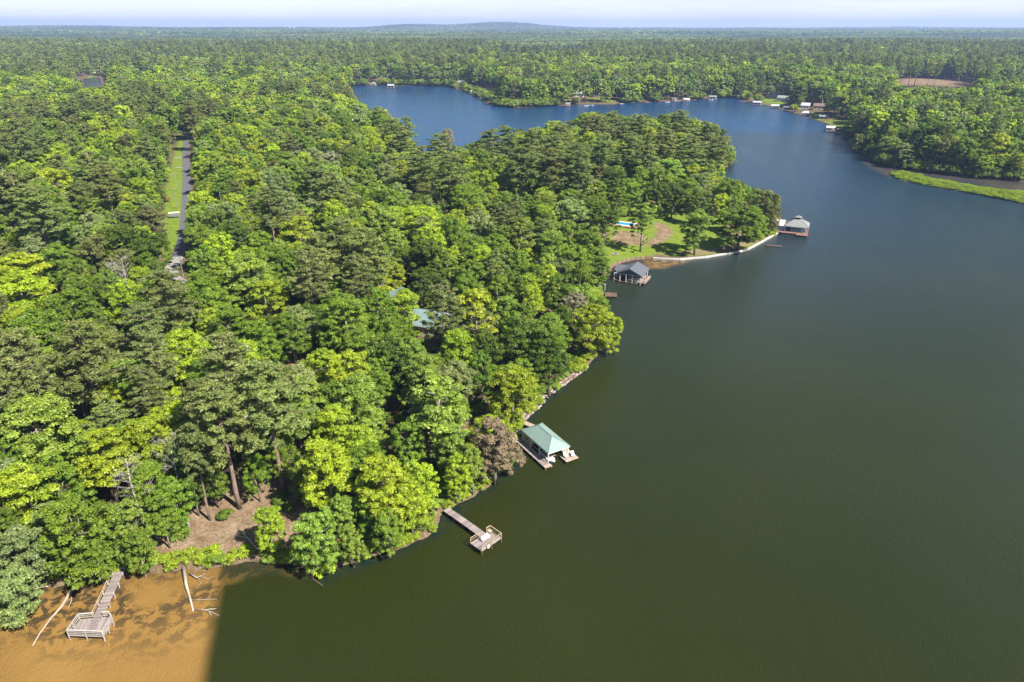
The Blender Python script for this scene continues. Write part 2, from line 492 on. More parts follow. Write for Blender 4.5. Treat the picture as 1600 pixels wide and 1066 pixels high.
class MB:
    def __init__(s):
        s.v = []
        s.f = []

    def add(s, vs_, fs):
        o = len(s.v)
        s.v += [tuple(v) for v in vs_]
        s.f += [tuple(i + o for i in f) for f in fs]
        return s

    def box(s, c, size, rz=0.0, bev=0.0):
        cx, cy, cz = c
        a, b, h = size[0] / 2, size[1] / 2, size[2] / 2
        co, si = math.cos(rz), math.sin(rz)
        P = []
        for z in (-h, h):
            for x, y in ((-a, -b), (a, -b), (a, b), (-a, b)):
                P.append((cx + x * co - y * si, cy + x * si + y * co, cz + z))
        return s.add(P, [(3, 2, 1, 0), (4, 5, 6, 7), (0, 1, 5, 4), (1, 2, 6, 5), (2, 3, 7, 6), (3, 0, 4, 7)])

    def bar(s, p, q, w, h=None):
        h = h or w
        p, q = Vector(p), Vector(q)
        d = (q - p).normalized()
        u = d.cross(Vector((0, 0, 1)))
        if u.length < 1e-3:
            u = Vector((1, 0, 0))
        u.normalize()
        n = u.cross(d)
        P = []
        for o in (p, q):
            for a, b in ((-1, -1), (1, -1), (1, 1), (-1, 1)):
                P.append(o + u * a * w / 2 + n * b * h / 2)
        return s.add(P, [(3, 2, 1, 0), (4, 5, 6, 7), (0, 1, 5, 4), (1, 2, 6, 5), (2, 3, 7, 6), (3, 0, 4, 7)])

    def tube(s, pts, rad, n=7):
        pts = [Vector(p) for p in pts]
        o = len(s.v)
        u = None
        for i, p in enumerate(pts):
            d = (pts[min(i + 1, len(pts) - 1)] - pts[max(i - 1, 0)]).normalized()
            if u is None:
                u = d.orthogonal().normalized()
            u = (u - d * u.dot(d)).normalized()
            w = d.cross(u)
            for k in range(n):
                a = 2 * math.pi * k / n
                s.v.append(tuple(p + (u * math.cos(a) + w * math.sin(a)) * rad[i]))
        for i in range(len(pts) - 1):
            for k in range(n):
                k2 = (k + 1) % n
                s.f.append((o + i * n + k, o + i * n + k2, o + (i + 1) * n + k2, o + (i + 1) * n + k))
        s.f.append(tuple(o + k for k in range(n))[::-1])
        s.f.append(tuple(o + (len(pts) - 1) * n + k for k in range(n)))
        return s

    def cyl(s, c, r, h, n=10):
        return s.tube([c, (c[0], c[1], c[2] + h)], [r, r], n)

    def prism(s, poly, z0, z1):
        n = len(poly)
        P = [(x, y, z0) for x, y in poly] + [(x, y, z1) for x, y in poly]
        return s.add(P, [tuple(range(n))[::-1], tuple(range(n, 2 * n))] + [(i, (i + 1) % n, n + (i + 1) % n, n + i) for i in range(n)])

    def slab(s, pts, th):
        """closed plate from a planar loop, thickened downwards"""
        n = len(pts)
        P = [tuple(p) for p in pts] + [(p[0], p[1], p[2] - th) for p in pts]
        return s.add(P, [tuple(range(n)), tuple(range(n, 2 * n))[::-1]] + [(i, n + i, n + (i + 1) % n, (i + 1) % n) for i in range(n)])

    def mesh(s, name, mat, smooth=False):
        me = bpy.data.meshes.new(name)
        me.from_pydata(s.v, [], s.f)
        me.materials.append(mat)
        if smooth:
            me.polygons.foreach_set("use_smooth", [True] * len(me.polygons))
        me.update()
        return me

    def build(s, name, mat, parent=None, smooth=False):
        return link(name, s.mesh(name, mat, smooth), parent)


def link(name, me, parent=None, loc=None, rz=None):
    o = bpy.data.objects.new(name, me)
    COL.objects.link(o)
    if parent is not None:
        o.parent = parent
    if loc is not None:
        o.location = loc
    if rz is not None:
        o.rotation_euler = (0, 0, rz)
    return o


def thing(name, label, cat, loc=(0, 0, 0), rz=0.0, group=None):
    o = bpy.data.objects.new(name, None)
    o.empty_display_size = 0.3
    COL.objects.link(o)
    o.location = loc
    o.rotation_euler = (0, 0, rz)
    return tag(o, label, cat, group)


def tag(o, label, cat, group=None):
    o['label'] = label
    o['category'] = cat
    if group:
        o['group'] = group
    return o


def kind(o, k):
    o['kind'] = k
    return o

# ---------------------------------------------------------------- ground sheet (polar grid, finer close by)
def polar(radii, azs):
    R, A = np.meshgrid(radii, azs, indexing='ij')
    X = R * np.sin(A)
    Y = R * np.cos(A)
    nr, na = R.shape
    i = np.arange(nr - 1)[:, None] * na + np.arange(na - 1)[None, :]
    F = np.stack([i, i + 1, i + na + 1, i + na], -1).reshape(-1, 4)
    return X.ravel(), Y.ravel(), F


ang = np.radians(np.arange(68, 0.22, -0.14))
rr = [0.0, 12.0, 22.0] + [float(80.0 / math.tan(a)) for a in ang]
r2 = [rr[0]]
for r in rr[1:]:
    if r > 12300:
        break
    while r - r2[-1] > 350:
        r2.append(r2[-1] + 350)
    r2.append(r)
r2.append(12600.0)
azs = np.radians(np.concatenate([np.arange(-180, -56, 4.0), np.arange(-54, 54.01, 0.27), np.arange(56, 180.1, 4.0)]))
X, Y, F = polar(np.array(r2), azs)
D = land_d(X, Y)
Z = height(X, Y, D)
lawn = np.maximum(sm(1.0, -1.0, sdist(grass_strip, X, Y)), sm(1.0, -1.0, sdist(lawn_poly, X, Y)))
lawn = np.maximum(lawn, sm(1.0, -2.0, sdist(grass2, X, Y)))
for q in far_lawns:
    lawn = np.maximum(lawn, sm(2.0, -2.0, sdist(q, X, Y)))
lawn = np.maximum(lawn, sm(0.3, -0.3, sdist(MARSH, X, Y)))
soil = np.maximum(sm(2.5, -2.5, sdist(clearing, X, Y)), sm(0.6, -1.2, sdist(lawn_dirt, X, Y)))
soil = np.maximum(soil, 0.95 * sm(0.6, -1.2, sdist(lawn_dirt2, X, Y)))
soil = np.maximum(soil, 1.0 * sm(1.0, -1.5, sdist(lawn_dirt3, X, Y)))
soil = np.maximum(soil, sm(6, -6, sdist(field_poly, X, Y)))
for q in (V_TRUCK, V_SHED, V_GAP):
    P = np.array([G(a, b)[:2] for a, b in q])
    soil = np.maximum(soil, sm(2, -1, sdist(P, X, Y)))
shore = sm(2.6, 0.6, D) * sm(-4, 0, D)
attr = np.stack([lawn, soil, shore, np.ones_like(lawn)], 1)
me = mesh_np('ground', np.stack([X, Y, Z], 1), F, None, True, vattr={'zone': attr})

m, t = new_mat('ground_cover')
out = t.nodes.new("ShaderNodeOutputMaterial")
geo = t.nodes.new("ShaderNodeNewGeometry")
pos = geo.outputs["Position"]
za = t.nodes.new("ShaderNodeAttribute")
za.attribute_name = 'zone'
sp = t.nodes.new("ShaderNodeSeparateColor")
t.links.new(za.outputs["Color"], sp.inputs[0])
n_big = noise(t, pos, 0.05, 4, 0.6)
n_mid = noise(t, pos, 0.35, 5, 0.65)
n_fin = noise(t, pos, 2.2, 5, 0.7)
floor_c = mixc(t, rng_(t, n_mid, 0.35, 0.65), (0.085, 0.055, 0.035), (0.035, 0.05, 0.016))
floor_c = mixc(t, rng_(t, n_fin, 0.35, 0.7), floor_c, (0.13, 0.09, 0.055))
grass_c = mixc(t, rng_(t, n_mid, 0.35, 0.65), (0.070, 0.128, 0.008), (0.125, 0.160, 0.020))
grass_c = mixc(t, rng_(t, n_fin, 0.45, 0.8, 0, 0.6), grass_c, (0.20, 0.18, 0.07))
soil_c = mixc(t, rng_(t, n_mid, 0.35, 0.65), (0.18, 0.112, 0.072), (0.29, 0.215, 0.145))
soil_c = mixc(t, rng_(t, n_fin, 0.46, 0.66, 0, 0.8), soil_c, (0.075, 0.075, 0.022))
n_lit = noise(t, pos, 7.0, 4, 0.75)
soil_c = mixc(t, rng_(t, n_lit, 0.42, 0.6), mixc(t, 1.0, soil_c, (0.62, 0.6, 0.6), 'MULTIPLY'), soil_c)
shore_c = mixc(t, rng_(t, n_fin, 0.35, 0.65), (0.06, 0.042, 0.025), (0.17, 0.125, 0.08))
c = mixc(t, sp.outputs[0], floor_c, grass_c)
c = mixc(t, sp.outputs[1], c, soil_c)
c = mixc(t, sp.outputs[2], c, shore_c)
b = t.nodes.new("ShaderNodeBump")
b.inputs["Distance"].default_value = 0.17
t.links.new(n_fin, b.inputs["Height"])
p = t.nodes.new("ShaderNodeBsdfDiffuse")
t.links.new(c, p.inputs[0])
t.links.new(b.outputs[0], p.inputs["Normal"])
t.links.new(p.outputs[0], out.inputs[0])
me.materials.append(m)
kind(link('ground', me), 'structure')

# ---------------------------------------------------------------- lake water
ang = np.radians(np.arange(66, 2.2, -0.16))
r2 = [0.0, 15.0, 28.0] + [float(80.0 / math.tan(a)) for a in ang]
azs = np.radians(np.concatenate([np.arange(-180, -54, 4.0), np.arange(-52, 52.01, 0.3), np.arange(56, 180.1, 4.0)]))
X, Y, F = polar(np.array(r2), azs)
dW = -sdist(W1, X, Y)
silt = sm(1.3, -1.3, sdist(silt_zone, X, Y))
silt_b = np.maximum(0.85 * sm(1.5, -1.5, sdist(silt2, X, Y)), 0.30 * sm(2.0, -2.0, sdist(silt3, X, Y)))
silt_b = np.maximum(silt_b, 0.4 * sm(0.8, -0.8, sdist(silt4, X, Y)))
silt = np.maximum(silt, silt_b)
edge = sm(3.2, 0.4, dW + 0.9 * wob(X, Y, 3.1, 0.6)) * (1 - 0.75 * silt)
blue = np.maximum(sm(130, 400, Y) * 0.42, sm(40, -60, sdist(inlet_sky_blue, X, Y)))  # weight of the reflected-sky blue painted into the farther water
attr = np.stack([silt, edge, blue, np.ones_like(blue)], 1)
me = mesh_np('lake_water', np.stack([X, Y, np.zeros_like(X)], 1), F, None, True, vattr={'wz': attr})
m, t = new_mat('lake_water')
out = t.nodes.new("ShaderNodeOutputMaterial")
geo = t.nodes.new("ShaderNodeNewGeometry")
pos = geo.outputs["Position"]
za = t.nodes.new("ShaderNodeAttribute")
za.attribute_name = 'wz'
sp = t.nodes.new("ShaderNodeSeparateColor")
t.links.new(za.outputs["Color"], sp.inputs[0])
n1 = noise(t, pos, 0.02, 4, 0.55)
n_w = noise(t, pos, 0.55, 7, 0.68, 0.5)
n_w2 = noise(t, pos, 0.09, 3, 0.5)
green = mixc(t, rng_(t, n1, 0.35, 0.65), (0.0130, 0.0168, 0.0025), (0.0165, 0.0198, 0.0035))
sky_bluec = mixc(t, rng_(t, n_w2, 0.35, 0.65), (0.002, 0.028, 0.088), (0.003, 0.033, 0.098))  # sky reflection on distant water, put into the base colour
c = mixc(t, sp.outputs[2], green, sky_bluec)
siltc = mixc(t, rng_(t, n_w2, 0.3, 0.7), (0.160, 0.090, 0.024), (0.195, 0.112, 0.032))
# water weed lying just under the surface of the silty shallows
wd = t.nodes.new("ShaderNodeMath")
wd.operation = 'MULTIPLY'
wmask = rng_(t, n_w, 0.47, 0.54)
wpos = t.nodes.new("ShaderNodeAttribute")
wpos.attribute_name = 'weed'
t.links.new(wmask, wd.inputs[0])
t.links.new(wpos.outputs["Fac"], wd.inputs[1])
siltw = mixc(t, wd.outputs[0], siltc, (0.045, 0.032, 0.016))
c = mixc(t, sp.outputs[0], c, siltw)
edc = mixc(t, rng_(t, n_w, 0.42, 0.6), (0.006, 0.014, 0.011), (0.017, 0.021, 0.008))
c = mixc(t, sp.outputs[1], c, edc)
mpn = t.nodes.new("ShaderNodeMapping")
mpn.inputs["Rotation"].default_value = (0, 0, math.radians(-35))
mpn.inputs["Scale"].default_value = (4.2, 1.5, 1)
t.links.new(pos, mpn.inputs[0])
rip = noise(t, mpn.outputs[0], 0.95, 3, 0.5, 0.35)
mp2 = t.nodes.new("ShaderNodeMapping")
mp2.inputs["Rotation"].default_value = (0, 0, math.radians(-20))
mp2.inputs["Scale"].default_value = (0.5, 0.14, 1)
t.links.new(pos, mp2.inputs[0])
rip2 = noise(t, mp2.outputs[0], 0.5, 4, 0.6, 0.3)
b = t.nodes.new("ShaderNodeBump")
b.inputs["Distance"].default_value = 0.17
b.inputs["Strength"].default_value = 0.9
t.links.new(rip, b.inputs["Height"])
b2 = t.nodes.new("ShaderNodeBump")
b2.inputs["Distance"].default_value = 0.25
b2.inputs["Strength"].default_value = 0.7
t.links.new(rip2, b2.inputs["Height"])
t.links.new(b.outputs[0], b2.inputs["Normal"])
p = t.nodes.new("ShaderNodeBsdfPrincipled")
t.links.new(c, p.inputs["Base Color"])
mp3 = t.nodes.new("ShaderNodeMapping")
mp3.inputs["Rotation"].default_value = (0, 0, math.radians(-25))
mp3.inputs["Scale"].default_value = (0.035, 0.006, 1)
t.links.new(pos, mp3.inputs[0])
t.links.new(rng_(t, noise(t, mp3.outputs[0], 1.0, 4, 0.6), 0.35, 0.65, 0.06, 0.22), p.inputs["Roughness"])
p.inputs["IOR"].default_value = 1.33
p.inputs["Specular IOR Level"].default_value = 0.27
t.links.new(b2.outputs[0], p.inputs["Normal"])
t.links.new(p.outputs[0], out.inputs[0])
wz = me.attributes.new('weed', 'FLOAT', 'POINT')
weed_w = sm(21, 4, dW + 3 * wob(X, Y, 5, 2.2)) * sm(-0.3, 0.5, wob(X, Y, 4.0, 4.1) + 0.5)
wz.data.foreach_set("value", weed_w.astype(np.float32))
me.materials.append(m)
kind(link('lake_water', me), 'structure')

# ---------------------------------------------------------------- air
hz = MB()
hz.add([(x, y, z) for z in (-3.0, 175.0) for x, y in ((-13000, -13000), (13000, -13000), (13000, 13000), (-13000, 13000))],
       [(3, 2, 1, 0), (4, 5, 6, 7), (0, 1, 5, 4), (1, 2, 6, 5), (2, 3, 7, 6), (3, 0, 4, 7)])
m, t = new_mat('haze')
out = t.nodes.new("ShaderNodeOutputMaterial")
pv = t.nodes.new("ShaderNodeVolumePrincipled")
pv.inputs["Color"].default_value = (0.35, 0.49, 0.83, 1)
pv.inputs["Density"].default_value = 0.0001
pv.inputs["Anisotropy"].default_value = 0.1
t.links.new(pv.outputs[0], out.inputs["Volume"])
kind(hz.build('haze', m), 'stuff')

# ---------------------------------------------------------------- road
def ribbon(name, P, w, mat, dz, step=3.0, wvar=0.0):
    pts = [np.array(P[0])]
    for a, b_ in zip(P[:-1], P[1:]):
        L = np.hypot(*(np.array(b_) - a))
        k = max(1, int(L / step))
        for i in range(1, k + 1):
            pts.append(np.array(a) + (np.array(b_) - a) * i / k)
    pts = np.array(pts)
    ker = np.array([1, 2, 3, 2, 1]) / 9.0
    pp = np.pad(pts, ((2, 2), (0, 0)), mode='edge')
    pts = np.stack([np.convolve(pp[:, j], ker, 'valid') for j in (0, 1)], 1)
    d = np.gradient(pts, axis=0)
    d /= np.linalg.norm(d, axis=1)[:, None]
    nrm = np.stack([-d[:, 1], d[:, 0]], 1)
    cols = []
    for s in (-1, -0.5, 0, 0.5, 1):
        ww = w / 2 * (1 + wvar * wob(pts[:, 0], pts[:, 1], 4, s))
        q = pts + nrm * s * (ww[:, None] if wvar else w / 2)
        cols.append(np.stack([q[:, 0], q[:, 1], height(q[:, 0], q[:, 1]) + dz + (0.03 if s == 0 else 0)], 1))
    V = np.stack(cols, 1).reshape(-1, 3)
    n = len(pts)
    i = np.arange(n - 1)[:, None] * 5 + np.arange(4)[None, :]
    Fq = np.stack([i, i + 5, i + 6, i + 1], -1).reshape(-1, 4)
    me = mesh_np(name, V, Fq[:, ::-1], mat, True)
    return link(name, me)


kind(ribbon('road', ROADC[:10], 4.2, M['asphalt'], 0.10), 'structure')
kind(ribbon('gravel_drive', ROADC[8:], 4.6, M['gravel'], 0.13, wvar=0.1), 'structure')
for nm, a, b_, w, mt in (('driveway', (255, 334), (288, 331), 2.6, 'concrete'), ('driveway', (268, 247), (290, 246), 3.0, 'gravel'), ('driveway', (270, 262), (290, 262), 2.4, 'gravel')):
    p0, p1 = np.array(G(*a)[:2]), np.array(G(*b_)[:2])
    kind(ribbon(nm, [p0, (p0 + p1) / 2, p1], w, M[mt], 0.07), 'structure')
ft = [np.array(G(a, b_, z0=3)[:2]) for a, b_ in ((300, 846), (345, 830), (360, 812), (350, 790))]

# ---------------------------------------------------------------- tree prototypes
def rand_dirs(n, r):
    v = r.normal(size=(n, 3))
    return v / np.linalg.norm(v, axis=1)[:, None]


def leaf_mesh(name, C, N, hs, asp, vv, mat, r, jit=0.55):
    """rhombic leaf sprays at C facing N"""
    n = len(C)
    N = N + r.normal(size=N.shape) * jit
    N /= np.linalg.norm(N, axis=1)[:, None]
    t = np.cross(N, r.normal(size=(n, 3)))
    t /= np.linalg.norm(t, axis=1)[:, None] + 1e-9
    b = np.cross(N, t)
    s = hs * r.uniform(0.6, 1.35, n)[:, None]
    V = np.stack([C + t * s, C + b * s * asp + N * s * 0.15, C - t * s, C - b * s * asp + N * s * 0.15], 1).reshape(-1, 3)
    F = np.arange(n * 4).reshape(-1, 4)
    return mesh_np(name, V, F, mat, False, fattr={'v': vv})


def clump_cloud(cen, rad, per, r, flat=0.75, up=0.25):
    C = []
    N = []
    K = []
    for i, (c, q) in enumerate(zip(cen, rad)):
        d = rand_dirs(per, r)
        d[:, 2] = np.where(d[:, 2] < -0.35, -d[:, 2], d[:, 2])
        rr_ = q * r.uniform(0.55, 1.08, per)[:, None] * (1 + 0.25 * np.sin(d[:, :1] * 5 + i) * np.cos(d[:, 1:2] * 6 - i))
        C.append(c + d * rr_ * np.array([1, 1, flat]))
        N.append(d + np.array([0, 0, up]))
        K.append(np.full(per, i))
    return np.concatenate(C), np.concatenate(N), np.concatenate(K)


def limbs(mb, targets, trunk_pts, r, rad=0.10, n=5, lowfrac=0.3):
    tp = np.array(trunk_pts)
    for T in targets:
        z = max(tp[0][2] + 1, T[2] - r.uniform(1.2, 4.0))
        z = min(z, tp[-1][2])
        j = np.interp(z, tp[:, 2], np.arange(len(tp)))
        k = int(min(j, len(tp) - 2))
        base = tp[k] + (tp[k + 1] - tp[k]) * (j - k)
        mid = (base + T) / 2 + r.normal(size=3) * 0.35 + np.array([0, 0, -0.3])
        mb.tube([base, mid, T], [rad, rad * 0.6, rad * 0.2], n)


def broad_proto(i, r, R=4.5, HT=15.0, per=118, nc=165, hs=0.165, round_=1.0, lod=False):
    # a crown of several unequal lobes, each a shell of leaf clumps
    lobes = [(np.array([0, 0, HT * 0.54]), R * 0.84, HT * 0.42)]
    k = r.integers(5, 8)
    a0 = r.uniform(0, 6.28)
    for j in range(k):
        a = a0 + j * 2 * math.pi / k + r.normal() * 0.3
        q = R * r.uniform(0.35, 0.62)
        z = HT * r.uniform(0.27, 0.80)
        lobes.append((np.array([q * math.cos(a), q * math.sin(a), z]), R * r.uniform(0.36, 0.55), HT * r.uniform(0.14, 0.22)))
    lobes.append((np.array([r.normal() * 0.5, r.normal() * 0.5, HT * 0.83]), R * r.uniform(0.35, 0.5), HT * r.uniform(0.13, 0.17)))
    w = np.array([l[1] * l[2] for l in lobes])
    w /= w.sum()
    cen, rad = [], []
    for _ in range(nc):
        l = lobes[r.choice(len(lobes), p=w)]
        d = rand_dirs(1, r)[0]
        if d[2] < -0.7:
            d[2] = -d[2]
        f = r.uniform(0.72, 1.02)
        cen.append(l[0] + d * f * np.array([l[1], l[1], l[2]]))
        rad.append(r.uniform(0.38, 0.92) * R / 4.5)
    cen = np.array(cen)
    cen[:, 2] = np.minimum(cen[:, 2], HT - 0.6)
    C, N, K = clump_cloud(cen, rad, per, r)
    cl = r.uniform(-0.22, 0.22, len(cen))
    vv = np.clip(0.5 + cl[K] + r.normal(size=len(C)) * 0.16, 0, 1)
    crown = leaf_mesh('crown', C, N, hs, 0.62, vv, M['leaf'], r)
    mb = MB()
    tp = [(0, 0, -0.6), (r.normal() * .1, r.normal() * .1, HT * .2), (r.normal() * .25, r.normal() * .25, HT * .45), (r.normal() * .4, r.normal() * .4, HT * .72)]
    mb.tube(tp, [0.30, 0.24, 0.18, 0.07], 8)
    if not lod:
        order = r.permutation(len(cen))[:16]
        limbs(mb, cen[order], tp, r, 0.10)
        # a few bare pale branch ends that poke out of the crown
    return crown, mb.mesh('trunk', M['bark'], True)


def pine_proto(i, r, R=4.4, HT=25.0, per=84, hs=0.26, lod=False, low=0.48):
    tp = []
    lx, ly = r.normal(size=2) * 0.5
    for k in range(7):
        f = k / 6
        tp.append((lx * f * f + r.normal() * 0.06, ly * f * f + r.normal() * 0.06, -0.6 + (HT - 0.4) * f))
    tpa = np.array(tp)
    mb = MB()
    mb.tube(tp, [0.34 * (1 - 0.78 * k / 6) for k in range(7)], 8)
    cen, rad = [], []
    nb = 46 if not lod else 30
    for j in range(nb):
        f = (j + 0.5) / nb
        z = HT * (low + (0.97 - low) * f)
        prof = (0.55 + 0.55 * math.sin(math.pi * min(1, 0.25 + f * 0.8))) * (1 - 0.55 * f ** 3)
        L = R * prof * r.uniform(0.55, 1.12)
        a = j * 2.4 + r.normal() * 0.3
        base = np.array([np.interp(z, tpa[:, 2], tpa[:, 0]), np.interp(z, tpa[:, 2], tpa[:, 1]), z])
        tip = base + np.array([math.cos(a) * L, math.sin(a) * L, L * r.uniform(-0.12, 0.30)])
        mid = (base + tip) / 2 + np.array([0, 0, -0.15 * L * 0.4])
        if not lod or j % 3 == 0:
            mb.tube([base, mid, tip], [0.075, 0.05, 0.02], 4)
        for g in ((0.45, 0.66, 0.86, 1.0) if L > 2 else (0.6, 1.0)):
            side = r.normal(size=3) * np.array([0.6, 0.6, 0.25])
            cen.append(base + (tip - base) * g + side)
            rad.append(r.uniform(0.45, 0.85))
    # a few dead stubs low on the bole
    for j in range(6):
        z = HT * r.uniform(0.25, low)
        a = r.uniform(0, 6.28)
        L = r.uniform(0.5, 1.8)
        base = np.array([np.interp(z, tpa[:, 2], tpa[:, 0]), np.interp(z, tpa[:, 2], tpa[:, 1]), z])
        mb.tube([base, base + np.array([math.cos(a) * L, math.sin(a) * L, -0.1 * L])], [0.04, 0.012], 4)
    cen = np.array(cen)
    C, N, K = clump_cloud(cen, rad, per, r, flat=0.55, up=0.5)
    cl = r.uniform(-0.2, 0.2, len(cen))
    vv = np.clip(0.5 + cl[K] + r.normal(size=len(C)) * 0.2, 0, 1)
    crown = leaf_mesh('crown', C, N, hs, 0.30, vv, M['needle'], r, 0.9)
    return crown, mb.mesh('trunk', M['bark_pine'], True)


def dead_proto(r, HT=14.0):
    mb = MB()
    tp = [(0, 0, -0.5), (0.1, 0.1, HT * .35), (-0.2, 0.2, HT * .7), (0.1, 0.3, HT)]
    mb.tube(tp, [0.22, 0.17, 0.10, 0.02], 7)
    bb = MB()
    for j in range(26):
        z = HT * r.uniform(0.4, 0.95)
        a = r.uniform(0, 6.28)
        L = (HT - z) * 0.22 + r.uniform(.8, 1.8)
        b0 = np.array([0, 0.2, z])
        b1 = b0 + np.array([math.cos(a) * L * .6, math.sin(a) * L * .6, L * .45])
        b2_ = b1 + np.array([math.cos(a + .4) * L * .45, math.sin(a + .4) * L * .45, L * .4])
        bb.tube([b0, b1, b2_], [0.055, 0.03, 0.01], 4)
        for q in range(6):
            s = b1 + (b2_ - b1) * r.uniform(0, 0.8)
            e = s + rand_dirs(1, r)[0] * np.array([1, 1, .6]) * r.uniform(.6, 1.3)
            bb.tube([s, e], [0.03, 0.008], 3)
    return bb.mesh('branches', M['bark_pale'], True), mb.mesh('trunk', M['bark_pale'], True)


def shrub_proto(r, R=1.6, per=60, nc=22, hs=0.15):
    cen = rand_dirs(nc, r)
    cen[:, 2] = np.abs(cen[:, 2]) * 0.8
    cen = cen * R * 0.75 + np.array([0, 0, 0.5])
    C, N, K = clump_cloud(cen, r.uniform(.35, .65, nc), per, r)
    C[:, 2] = np.maximum(C[:, 2], 0.02)
    vv = np.clip(0.5 + r.uniform(-.2, .2, nc)[K] + r.normal(size=len(C)) * 0.16, 0, 1)
    crown = leaf_mesh('crown', C, N, hs, 0.6, vv, M['leaf'], r)
    mb = MB()
    for k in range(5):
        T = cen[k]
        mb.tube([(T[0] * .1, T[1] * .1, -0.2), T * 0.6, T], [0.05, 0.035, 0.012], 5)
    return crown, mb.mesh('stem', M['bark'], True)


rt = np.random.default_rng(11)
BROAD = [broad_proto(i, rt, R=rt.uniform(4.2, 4.9), HT=15 * rt.uniform(.94, 1.06)) for i in range(8)]
TALL = [broad_proto(i, rt, R=3.6, HT=15.5, nc=80) for i in range(2)]
PINE = [pine_proto(i, rt) for i in range(5)]
DEAD = [dead_proto(rt) for i in range(2)]
SHRUB = [shrub_proto(rt) for i in range(3)]
B_LOD = [broad_proto(i, rt, per=36, nc=80, hs=0.38, lod=True) for i in range(5)]
P_LOD = [pine_proto(i, rt, per=22, hs=0.50, lod=True, low=0.42) for i in range(4)]

TINT = {'y': (0.255, 0.325, 0.020), 'l': (0.195, 0.268, 0.038), 'g': (0.138, 0.208, 0.018), 'd': (0.085, 0.13, 0.012),
        'p': (0.20, 0.25, 0.085), 'w': (0.25, 0.245, 0.15), 'o': (0.145, 0.165, 0.045), 'n': (0.155, 0.190, 0.052), 'm': (0.25, 0.185, 0.12),
        'r': (0.17, 0.06, 0.045)}
TWORD = {'y': 'yellow-green', 'l': 'light green', 'g': 'mid-green', 'd': 'dark green', 'p': 'pale silvery green', 'w': 'cream-flowered',
         'o': 'olive green', 'n': 'dull olive', 'm': 'mauve-brown', 'r': 'rust-red'}

